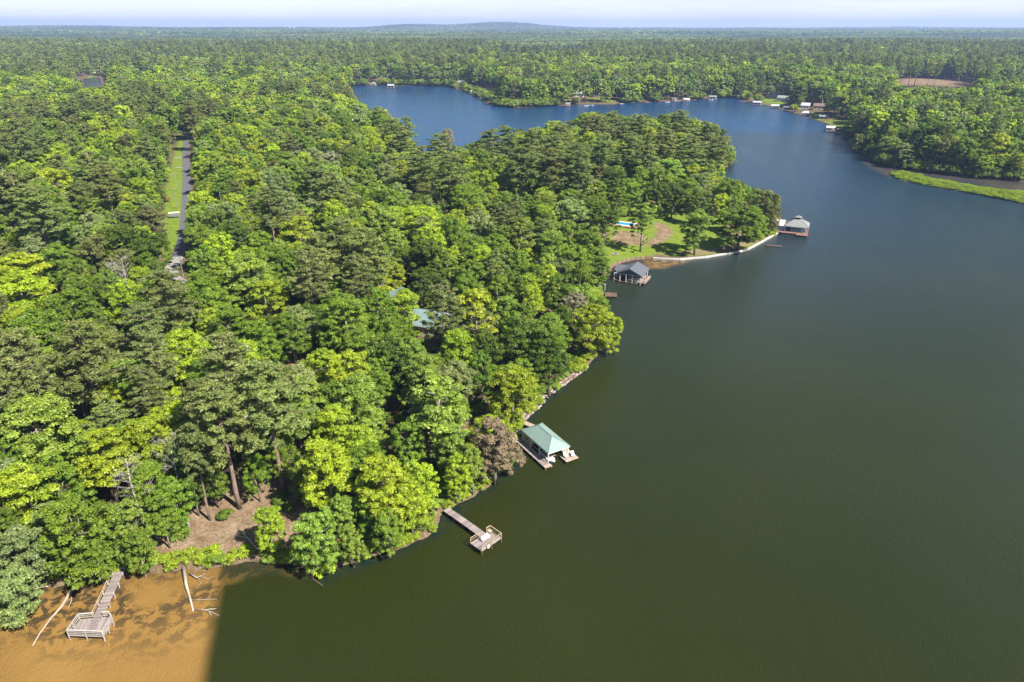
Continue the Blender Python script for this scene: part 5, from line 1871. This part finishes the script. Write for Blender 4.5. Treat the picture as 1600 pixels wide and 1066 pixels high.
wl = UL([(1020, 403.5), (1040, 404.5), (1062, 405.5), (1082, 403.5), (1102, 402), (1122, 398.5), (1142, 395.5), (1154, 393), (1166, 390.5), (1178, 384.5), (1190, 378), (1203, 370.5), (1217, 362.5)], 0.3)
t_ = thing('seawall', 'low white seawall curving along the edge of the lawn', 'seawall', (wl[0][0], wl[0][1], 0))
for i, (a, b2_) in enumerate(along(wl, 2.4)):
    c = (a + b2_) / 2 - wl[0]
    d = b2_ - a
    ln_ = np.hypot(*d)
    o = MB().box((0, 0, 0), (ln_ - 0.04, 0.75, 1.15)).build('wall_block', M['concrete'], t_)
    o.location = (c[0], c[1], 0.0 + random.uniform(-.03, .03))
    o.rotation_euler = (0, 0, math.atan2(d[1], d[0]))
wl = UL([(944, 431), (952, 421), (962, 413), (975, 408.5), (990, 405.5), (1005, 403.5), (1018, 403)], 0.3)
t_ = thing('retaining_wall', 'brown timber retaining wall with short posts behind the charcoal boathouse', 'wall', (wl[0][0], wl[0][1], 0))
for i, (a, b2_) in enumerate(along(wl, 2.2)):
    c = (a + b2_) / 2 - wl[0]
    d = b2_ - a
    ln_ = np.hypot(*d)
    r_ = math.atan2(d[1], d[0])
    for k in range(3):
        o = MB().box((0, 0, 0), (ln_ - 0.02, .14, .26)).build('board', M['redwood'], t_)
        o.location = (c[0], c[1], 0.0 + k * .29)
        o.rotation_euler = (0, 0, r_)
    post(t_, *(a - wl[0]), -0.8, 1.25, M['rail_grey'], .26)

# rocky bank behind the green boathouse: rocks laid on the slope
rocks = []
for k in range(5):
    rk = MB()
    n1_, n2_ = 6, 4
    rk.v.append((0, 0, 0.42))
    for i in range(n2_):
        ph = math.pi * (i + 1) / (n2_ + 1)
        for j in range(n1_):
            th = 2 * math.pi * j / n1_
            q = random.uniform(.8, 1.15)
            rk.v.append((math.sin(ph) * math.cos(th) * .6 * q, math.sin(ph) * math.sin(th) * .5 * q, math.cos(ph) * .4 * q))
    rk.v.append((0, 0, -0.4))
    for j in range(n1_):
        rk.f.append((0, 1 + j, 1 + (j + 1) % n1_))
        rk.f.append((len(rk.v) - 1, 1 + (n2_ - 1) * n1_ + (j + 1) % n1_, 1 + (n2_ - 1) * n1_ + j))
    for i in range(n2_ - 1):
        for j in range(n1_):
            a_, b3 = 1 + i * n1_ + j, 1 + i * n1_ + (j + 1) % n1_
            rk.f.append((a_, a_ + n1_, b3 + n1_, b3))
    rocks.append(rk.mesh('rock', M['rock'] if k % 2 else M['stone']))
t_ = thing('rock_revetment', 'rough reddish rocks piled along the bank behind the green roof', 'rocks', (7, 127, 0))
bank = UL([(818, 660), (838, 642), (858, 622), (878, 605), (892, 595), (908, 584), (922, 572)], .2)
for a, b2_ in along(bank, 0.62):
    d = (b2_ - a) / np.hypot(*(b2_ - a))
    nrm = np.array([-d[1], d[0]])
    for k in range(2):
        c = (a + b2_) / 2 + nrm * (0.5 + k * 0.85 + random.uniform(-.2, .2))
        o = link('rock', random.choice(rocks), t_, (c[0] - 7, c[1] - 127, gz(c[0], c[1]) + 0.05), random.uniform(0, 6))
        s = random.uniform(.5, 1.0)
        o.scale = (s, s, s)

# ---------------------------------------------------------------- pool and garden
x, y, z = G(975, 351, z0=4)
POOLX = (x, y, z)
t_ = thing('swimming_pool', 'turquoise swimming pool with white rim on a brick terrace', 'pool', (x, y, z + 0.05), -0.45)
MB().box((0.5, 0, 0.1), (12.5, 8.0, 0.22)).build('terrace', M['terracotta'], t_)
ri = MB()
a, b = 4.5, 2.1
for c_, s_ in (((0, -b - .35, .27), (2 * a + 1.4, .7, .16)), ((0, b + .35, .27), (2 * a + 1.4, .7, .16)), ((-a - .35, 0, .27), (.7, 2 * b, .16)), ((a + .35, 0, .27), (.7, 2 * b, .16))):
    MB().box(c_, s_).build('coping', M['white'], t_)
MB().box((0, 0, .26), (2 * a, 2 * b, .08)).build('water_surface', M['pool_water'], t_)
x, y, z = G(960.6, 397.6, z0=2)
t_ = thing('fire_pit', 'ring of pale stones on the lawn above the charcoal boathouse', 'fire pit', (x, y, z))
for k in range(12):
    q = k * math.pi / 6
    link('stone', rocks[k % 5 // 2 * 2], t_, (1.1 * math.cos(q), 1.1 * math.sin(q), .15), q).scale = (.55, .55, .7)
MB().cyl((0, 0, 0.02), .95, .06, 12).build('ash_bed', M['dark'], t_)

# ---------------------------------------------------------------- houses
def window(t_, c, w, h, face, frame='white'):
    """face: 'x' or 'y' normal direction"""
    s = (w + .16, .08, h + .16) if face == 'y' else (.08, w + .16, h + .16)
    f = MB().box(c, s).build('window', M[frame], t_)
    off = .03
    sgn = 1 if (c[1] if face == 'y' else c[0]) > 0 else -1
    for k in (-1, 1):
        if face == 'y':
            MB().box((c[0] + k * w / 4, c[1] + sgn * off, c[2]), (w / 2 - .06, .07, h)).build('pane', M['glass'], f)
        else:
            MB().box((c[0] + sgn * off, c[1] + k * w / 4, c[2]), (.07, w / 2 - .06, h)).build('pane', M['glass'], f)


def house(label, px, py, L, W, eh, rh, rz, wall, roof, z0=5, hip=False, zt=None, chimney=False, roof_at=False, porch=False):
    x, y, z = G(px, py, dz=(eh if roof_at else 0), z0=z0)
    t_ = thing('house', label, 'house', (x, y, z - 0.2), rz)
    MB().box((0, 0, eh / 2), (L, W, eh)).build('wall', M[wall], t_)
    if hip:
        r_ = hip_roof(t_, L + 1, W + 1, eh + .1, rh, max(.5, L - W), M[roof])
    else:
        r_ = gable_roof(t_, L, W, eh + .12, rh, M[roof], M[wall], .5)
    if chimney:
        MB().box((L * .25, W * .12, rh), (.7, .7, 1.8)).build('chimney', M['brick'], r_)
    n_ = max(2, int(L / 3))
    for i in range(n_):
        xx = -L / 2 + (i + .5) * L / n_
        if i == n_ // 2:
            MB().box((xx, -W / 2 - .04, 1.15), (1.0, .1, 2.1)).build('door', M['redwood'], t_)
        else:
            window(t_, (xx, -W / 2 - .03, eh * .55), 1.3, 1.2, 'y')
        window(t_, (xx, W / 2 + .03, eh * .55), 1.3, 1.2, 'y')
    for s in (-1, 1):
        window(t_, (s * (L / 2 + .03), 0, eh * .55), 1.4, 1.2, 'x')
    if porch:
        MB().slab([(-L / 2, -W / 2 - 2.6, eh - .5), (L / 2, -W / 2 - 2.6, eh - .5), (L / 2, -W / 2 - .12, eh - .05), (-L / 2, -W / 2 - .12, eh - .05)], .1).build('porch_roof', M[roof], t_)
        for i in range(4):
            post(t_, -L / 2 + .2 + i * (L - .4) / 3, -W / 2 - 2.4, 0, eh - .62, M['white'], .18)
        MB().box((0, -W / 2 - 1.35, .12), (L, 2.5, .24)).build('porch_floor', M['concrete'], t_)
    return t_


house('house with broad teal metal roof half hidden by trees', 663, 496, 15, 10, 3.4, 6.0, -0.35, 'siding_tan', 'teal_roof', roof_at=True, hip=True)
house('small building with teal metal roof in the shaded hollow', 628, 460, 9, 7, 3.0, 4.6, -0.9, 'siding_tan', 'teal_roof', roof_at=True)
house('tan outbuilding with pale flat-pitched roof among the pines', 566, 468, 5, 4, 2.8, 3.5, 0.3, 'siding_tan', 'siding_tan', roof_at=True)
house('low shed with weathered brown roof under the tall pines', 391, 626, 8, 5.5, 2.6, 3.9, 0.9, 'siding_tan', 'shingle_brown', roof_at=True)
house('house with white porch posts behind the swimming pool', 968, 314, 13, 9, 3.2, 5.4, -0.4, 'siding_white', 'shingle_grey', z0=5, porch=True, chimney=True)
house('low brick house at the shaded back of the lawn', 1086, 326, 13, 8, 3.0, 5.0, -0.2, 'siding_white', 'shingle_brown', z0=4)
house('small house with pinkish roof behind the big lawn tree', 1117, 334, 7, 6, 2.8, 4.2, -0.3, 'siding_tan', 'shingle_brown', z0=3)

FARH = [("white low house on the inlet's far bank, with bright lawn in front", 600, 124.5, 14, 9, 'siding_white', 'roof_light', 0.1),
        ("dark-roofed house above the red-roofed boathouse", 722, 133, 12, 9, 'siding_tan', 'shingle_grey', 0.2),
        ("white house between shoreline trees across the lake", 905, 151, 13, 9, 'siding_white', 'roof_light', -0.2),
        ("tan house with brown roof on the bright far lawn", 1211, 153, 15, 10, 'siding_tan', 'shingle_brown', -0.5),
        ("grey two-tone house beside the tan far house", 1223, 158, 11, 9, 'siding_white', 'shingle_grey', -0.5),
        ("white cottage behind the dark far boathouse", 1257, 170, 9, 7, 'siding_white', 'roof_light', -0.4),
        ("yellow house between trees above the far shore", 1280, 171, 11, 8, 'siding_tan', 'shingle_brown', -0.4),
        ("house with pale roof in the trees above the far shore", 1321, 166, 12, 9, 'siding_white', 'roof_light', -0.3),
        ("house with pink-white front beyond the far woods, west of the pond", 106, 113, 14, 10, 'siding_white', 'shingle_brown', 0.1),
        ("pale house on the lawn above the far pond", 151, 110, 14, 10, 'siding_white', 'roof_light', 0.2),
        ("grey-roofed white house poking out of the western woods", 229, 124, 18, 11, 'siding_white', 'shingle_grey', 0.2),
        ("low white house with brown gable beyond the road's end", 340, 130, 16, 10, 'siding_white', 'shingle_brown', 0.1),
        ("small house deep in the trees above the far lawn", 1201, 142, 10, 8, 'siding_white', 'shingle_grey', -0.4)]
for lab, px, py, L, W, wl_, rf, r_ in FARH:
    house(lab, px, py, L, W, 3.6, 6.2, r_, wl_, rf, z0=5, roof_at=(py < 132))


def boat_dock(label, px, py, L, W, roof, wall=None, rz=0.0, hip=False, eave=2.9, back=True):
    x, y = U(px, py, 0.5)
    t_ = thing('boathouse', label, 'boathouse', (x, y, 0), rz)
    if roof:
        if hip:
            hip_roof(t_, L, W, eave, eave + 1.6, max(.5, L - W), M[roof])
        else:
            gable_roof(t_, L, W, eave, eave + 1.4, M[roof], M[wall or 'siding_white'], .3)
    for sx in (-1, 0, 1):
        for sy in (-1, 1):
            post(t_, sx * (L / 2 - .2), sy * (W / 2 - .2), -1.5, eave - .16, M['white'], .22)
    if wall and back:
        MB().box((0, W / 2 - .3, eave / 2 + .2), (L - .6, .12, eave - .9)).build('wall', M[wall], t_)
    for c, s in (((0, -W / 2 - .3, .55), (L + 1, 1.2, .14)), ((0, W / 2 + .2, .55), (L + 1, 1.0, .14)), ((-L / 2 - .1, 0, .55), (.9, W - .7, .14)), ((L / 2 + .1, 0, .55), (.9, W - .7, .14))):
        MB().box(c, s).build('deck', M['plank_tan'], t_)
    for sx in (-1, 1):
        post(t_, sx * L / 2, -W / 2 - .7, -1.5, .48, M['piling'], .3, 'piling')
    return t_


def open_dock(label, px, py, L, W, rz=0.0, mat='plank_tan'):
    x, y = U(px, py, 0.4)
    t_ = thing('dock', label, 'dock', (x, y, 0), rz)
    MB().box((0, 0, .5), (L, W, .14)).build('deck', M[mat], t_)
    MB().box((0, W / 2 + 2.5, .5), (1.6, 5, .139)).build('walkway', M[mat], t_)
    for sx in (-1, 1):
        for sy in (-1, 1):
            post(t_, sx * (L / 2 - .2), sy * (W / 2 - .2), -1.5, 1.1, M['piling'], .25, 'piling')


def runabout(label, px, py, L, mat, rz):
    x, y = U(px, py, 0.3)
    t2 = thing('motorboat', label, 'boat', (x, y, 0), rz)
    s = L / 5.5
    MB().add([(-2.6 * s, -.95 * s, .8), (1.4 * s, -1 * s, .85), (3.1 * s, 0, 1.05), (1.4 * s, 1 * s, .85), (-2.6 * s, .95 * s, .8), (-2.5 * s, -.6 * s, -.1), (1.2 * s, -.6 * s, -.1), (2.6 * s, 0, .2), (1.2 * s, .6 * s, -.1), (-2.5 * s, .6 * s, -.1)],
             [(5, 9, 8, 7, 6), (0, 5, 6, 1), (1, 6, 7, 2), (2, 7, 8, 3), (3, 8, 9, 4), (4, 9, 5, 0), (0, 1, 2, 3, 4)]).build('hull', M[mat], t2)
    MB().box((-.3 * s, 0, 1.0), (2.2 * s, 1.3 * s, .4)).build('cover', M['boat_blue'] if mat == 'white' else M['white'], t2)


boat_dock("small white-gabled boathouse at the inlet's far corner", 583, 133, 6, 8, 'roof_light', 'siding_white', 1.5)
boat_dock("white open boat shelter standing out in the inlet", 611, 136.5, 9, 7, 'roof_light', 'slate_blue', 0.05, eave=3.2)
boat_dock("red-walled boathouse with pale roof on the inlet's far shore", 726, 139, 11, 8, 'roof_light', 'brick', 0.1)
boat_dock("white boathouse beside the far lawn steps", 742, 146, 9, 7, 'roof_light', 'siding_white', -0.3)
boat_dock("grey-roofed boathouse by the leafy inlet corner, with brown deck", 759, 154, 11, 9, 'shingle_grey', 'siding_white', -0.5, hip=True)
open_dock("brown plank dock below the leafy inlet corner", 764, 161.5, 9, 4, -0.4, 'redwood')
boat_dock("tiny grey boat shelter across the lake, west of all moored boats", 887, 165, 5, 4, 'shingle_grey', None, 0.1, eave=2.2)
runabout("white motorboat moored off the far lawn", 916, 165.5, 5.5, 'white', 0.2)
runabout("second white motorboat off the far lawn, nearer the sloping dock", 924, 165, 5.0, 'white', -0.2)
open_dock("pale sloping dock at the foot of the far lawn", 942, 162, 8, 3, -0.3)
runabout("long blue-covered boat lying along the far lawn shore", 972, 163.5, 8.0, 'boat_blue', 0.05)
open_dock("reddish dock crowded with chairs below the far trees", 1012, 160.5, 7, 4, 0.1, 'redwood')
runabout("white runabout beside the dark-roofed far shelter", 1043, 160, 6.0, 'white', 0.1)
boat_dock("dark boat shelter with white front beside the far lawn", 1053, 158, 6, 6, 'shingle_dark', 'siding_white', 0.1)
boat_dock("flat pale canopy over a low far dock", 1072, 158, 7, 5, 'roof_light', None, 0.1, eave=2.4)
boat_dock("grey boathouse with white boat at the far lake bend", 1113, 154.5, 9, 7, 'shingle_grey', 'slate_blue', -0.1)
runabout("white boat under the boathouse at the far lake bend", 1111, 156.5, 5.5, 'white', -0.1)
boat_dock("low grey-roofed boathouse on the bend's brown dock", 1158, 153.5, 9, 7, 'shingle_grey', None, -0.2)
open_dock("wide brown dock beside the low grey-roofed boathouse", 1163, 158.5, 12, 5, -0.3, 'redwood')
boat_dock("white-fronted boathouse below the bright far lawn", 1183, 163.5, 9, 6, 'roof_light', 'siding_white', -0.4)
boat_dock("flat white canopy dock below the tan far house", 1211, 168, 8, 5, 'roof_light', None, -0.4, eave=2.3)
boat_dock("long dark-roofed boathouse in the tree shade", 1234, 172, 13, 7, 'shingle_dark', 'dark', -0.45)
boat_dock("pale-roofed open shelter beside the small green lawn", 1259, 180, 9, 6, 'roof_light', None, -0.5, hip=True)
boat_dock("grey boathouse by the muddy shallows", 1287, 186, 8, 6, 'shingle_grey', 'siding_white', -0.5)
boat_dock("white boathouse next to the dark double boathouse", 1297, 204, 7, 6, 'roof_light', 'siding_white', -0.25)
boat_dock("dark double boathouse with rust-brown roof edge", 1314, 206.5, 9, 6, 'shingle_brown', 'dark', -0.25)
runabout("small white boat lying at the shaded shore", 1338, 222, 5.0, 'white', -0.1)

# ---------------------------------------------------------------- road-side things
def utility_pole(label, px, py, hgt, box=False):
    x, y, z = G(px, py, z0=6)
    t_ = thing('utility_pole', label, 'utility pole', (x, y, z), 0.1, 'utility poles along the road')
    MB().tube([(0, 0, -.5), (0, 0, hgt)], [.17, .11], 8).build('pole', M['pole'], t_)
    MB().box((0, 0, hgt - .5), (2.2, .12, .14)).build('crossarm', M['pole'], t_)
    for sx in (-.9, 0, .9):
        MB().cyl((sx, 0, hgt - .43), .06, .22, 6).build('insulator', M['white'], t_)
    if box:
        MB().cyl((.35, 0, hgt - 1.9), .24, .9, 10).build('transformer', M['metal'], t_)


utility_pole("utility pole with grey transformer at the gravel bend", 289.5, 446, 9.5, True)
utility_pole("utility pole by the woods edge below the driveway", 263, 372, 9.5)
utility_pole("utility pole on the mown strip just above the driveway", 277, 326, 9.5)
utility_pole("utility pole on the dry grass farther up the road", 278, 300, 9.5)
x, y, z = G(272, 340, z0=6)
t_ = thing('utility_trailer', 'dark flat utility trailer parked on the grass by the driveway', 'trailer', (x, y, z), 0.15)
MB().box((0, 0, .6), (4.6, 2.1, .18)).build('bed', M['car_grey'], t_)
MB().bar((2.3, 0, .55), (3.7, 0, .45), .12).build('tongue', M['metal'], t_)
for s in (-1, 1):
    MB().tube([(-.2, s * 1.05, .36), (-.2, s * 1.25, .36)], [.36, .36], 12).build('wheel', M['rubber'], t_)
    MB().box((0, s * 1.0, .95), (4.6, .06, .5)).build('side_rail', M['metal'], t_)
x, y, z = G(259, 316, z0=6)
o = thing('shrub', 'rust-brown dead bush at the edge of the roadside woods', 'bush', (x, y, z), 0, None)
o.scale = (1.5, 1.5, 1.4)
link('stem', SHRUB[0][1], o)
c = link('crown', SHRUB[0][0], o)
c['tint'] = [0.30, 0.14, 0.07]

x, y, z = G(478, 551, z0=5)
t_ = thing('pickup_truck', 'red pickup truck with brown-covered bed parked in the wooded drive', 'truck', (x, y, z + .02), 2.6)
MB().add([(-2.7, -.95, .5), (2.7, -.95, .5), (2.7, .95, .5), (-2.7, .95, .5), (-2.7, -.95, 1.15), (2.6, -.93, 1.05), (2.6, .93, 1.05), (-2.7, .95, 1.15), (1.0, -.95, 1.18), (1.0, .95, 1.18)],
         [(3, 2, 1, 0), (0, 1, 5, 8, 4), (1, 2, 6, 5), (2, 3, 7, 9, 6), (3, 0, 4, 7), (4, 8, 9, 7), (8, 5, 6, 9)]).build('body', M['red_paint'], t_)
MB().add([(-.7, -.88, 1.16), (1.15, -.88, 1.16), (1.15, .88, 1.16), (-.7, .88, 1.16), (-.5, -.72, 1.75), (.5, -.72, 1.75), (.5, .72, 1.75), (-.5, .72, 1.75)],
         [(4, 5, 6, 7), (0, 1, 5, 4), (1, 2, 6, 5), (2, 3, 7, 6), (3, 0, 4, 7)]).build('cab', M['red_paint'], t_)
MB().box((.86, 0, 1.45), (.1, 1.4, .4)).build('windscreen', M['glass'], t_)
MB().box((-1.7, 0, 1.25), (1.9, 1.75, .2)).build('bed_cover', M['siding_tan'], t_)
for sx in (-1.7, 1.7):
    for sy in (-.95, .95):
        w_ = MB().tube([(sx, sy - .12, .4), (sx, sy + .12, .4)], [.4, .4], 12).build('wheel', M['rubber'], t_)
for sy in (-.75, .75):
    MB().box((-2.72, sy, .95), (.06, .25, .3)).build('tail_light', M['red_paint'], t_)
    MB().box((2.68, sy, .85), (.06, .3, .2)).build('headlight', M['white'], t_)

# ---------------------------------------------------------------- driftwood and fallen trees in the shallows
def fallen(label, path, r0_, branches, nm='fallen_log', cat_='log', mat='driftwood'):
    P = [Vector((*U(a, b2_, zz), zz)) for a, b2_, zz in path]
    t_ = thing(nm, label, cat_, P[0])
    n_ = len(P)
    MB().tube([p_ - P[0] for p_ in P], [r0_ * (1 - .7 * i / (n_ - 1)) for i in range(n_)], 8).build('trunk', M[mat], t_, True)
    for br in branches:
        Q = [Vector((*U(a, b2_, zz), zz)) - P[0] for a, b2_, zz in br]
        MB().tube(Q, [r0_ * .38 * (1 - .75 * i / (len(Q) - 1)) for i in range(len(Q))], 5).build('branch', M[mat], t_, True)


fallen('straight pale fallen trunk lying out from the clearing into brown water', [(287, 888, .5), (291, 915, .3), (297, 935, .15), (302, 955, .02)], .30,
       [[(300, 938, .15), (320, 937, .2), (339, 936, .15)], [(304, 953, .1), (320, 953, .25), (332, 957, .15), (342, 962, .05)], [(320, 953, .2), (330, 952, .4), (338, 951, .1)], [(325, 955, .2), (331, 962, .1)]])
fallen('long bent fallen trunk in the shallows left of the L-shaped dock', [(123, 906, .5), (108, 928, .3), (96, 948, .2), (78, 968, .1), (62, 990, .05), (51, 1009, 0)], .24,
       [[(110, 926, .3), (112, 938, .15), (106, 952, .03)], [(108, 928, .3), (104, 933, .5), (101, 937, .3)]])
fallen('short bleached log at the lower bank under the pale trees', [(52, 922, .9), (66, 918, .6), (79, 915, .3)], .22, [[(60, 920, .7), (70, 911, .9), (68, 908, .8)]])
fallen('tangle of grey dead branches beside the clearing shore', [(296, 896, .4), (308, 903, .5), (322, 896, .5)], .12,
       [[(303, 900, .5), (310, 888, 1.2), (322, 884, 1.5)], [(308, 903, .5), (314, 911, .2), (306, 918, .05)], [(312, 901, .5), (326, 905, .3), (334, 900, .2)], [(300, 898, .5), (305, 892, 1.2), (315, 890, .9)],
        [(316, 899, .4), (318, 890, 1.1), (328, 893, .7)]], 'branch_pile', 'branches', 'bark_pale')
fallen('dark sunken log just off the overhanging trees', [(476, 893, .12), (490, 905, .06), (505, 916, -.02)], .14, [[(484, 900, .1), (488, 898, .25)]], mat='piling')
fallen('fallen grey brushy tree at the lakeward edge of the clearing', [(402, 858, 1.0), (388, 842, 1.6), (372, 826, 1.2)], .13,
       [[(392, 846, 1.4), (378, 846, 1.0), (366, 850, .8)], [(386, 840, 1.6), (374, 838, 1.2), (362, 842, .9)], [(380, 834, 1.5), (368, 832, 1.1), (360, 836, 1.0)], [(394, 850, 1.3), (384, 854, 1.0), (378, 860, .9)], [(384, 838, 1.6), (376, 824, 1.6)], [(390, 845, 1.5), (396, 832, 2.2)]],
       'fallen_tree', 'fallen tree', 'bark_pale')
for lab, a, b2_, hh, r_ in (("bleached leaning trunk at the clearing edge beside the L-shaped dock", 241, 871, 4.2, .22), ("slim pale trunk standing at the top corner of the clearing", 247, 843, 3.2, .16), ("white tree stump trunk at the clearing's upper edge", 297, 825, 3.6, .2)):
    x, y, z = G(a, b2_, z0=2)
    t_ = thing('tree_snag', lab, 'dead trunk', (x, y, z))
    MB().tube([(0, 0, -.4), (-.35, .1, hh * .5), (-.8, .2, hh)], [r_ * 1.3, r_, r_ * .7], 8).build('bole', M['bark_pale'], t_, True)
    MB().tube([(-.6, .15, hh * .75), (-.2, .3, hh * 1.05)], [.06, .02], 5).build('stub', M['bark_pale'], t_, True)
for j, (lab, a, b2_) in enumerate((("faint white twin towers on the horizon, smaller one", 452, 39.5), ("faint white twin towers on the horizon, taller one", 459, 39.5))):
    d_ = 7600.0
    x = (a - 800) / 1067.0 * d_ * CP
    t_ = thing('water_tower', lab, 'tower', (x, d_, gz(x, d_) + 6))
    MB().cyl((0, 0, 0), 3.0, 26 + 4 * j, 10).build('shaft', M['white'], t_)
    MB().tube([(0, 0, 26 + 4 * j), (0, 0, 29 + 4 * j), (0, 0, 35 + 4 * j), (0, 0, 38 + 4 * j)], [3, 8, 8, 3], 12).build('tank', M['white'], t_)
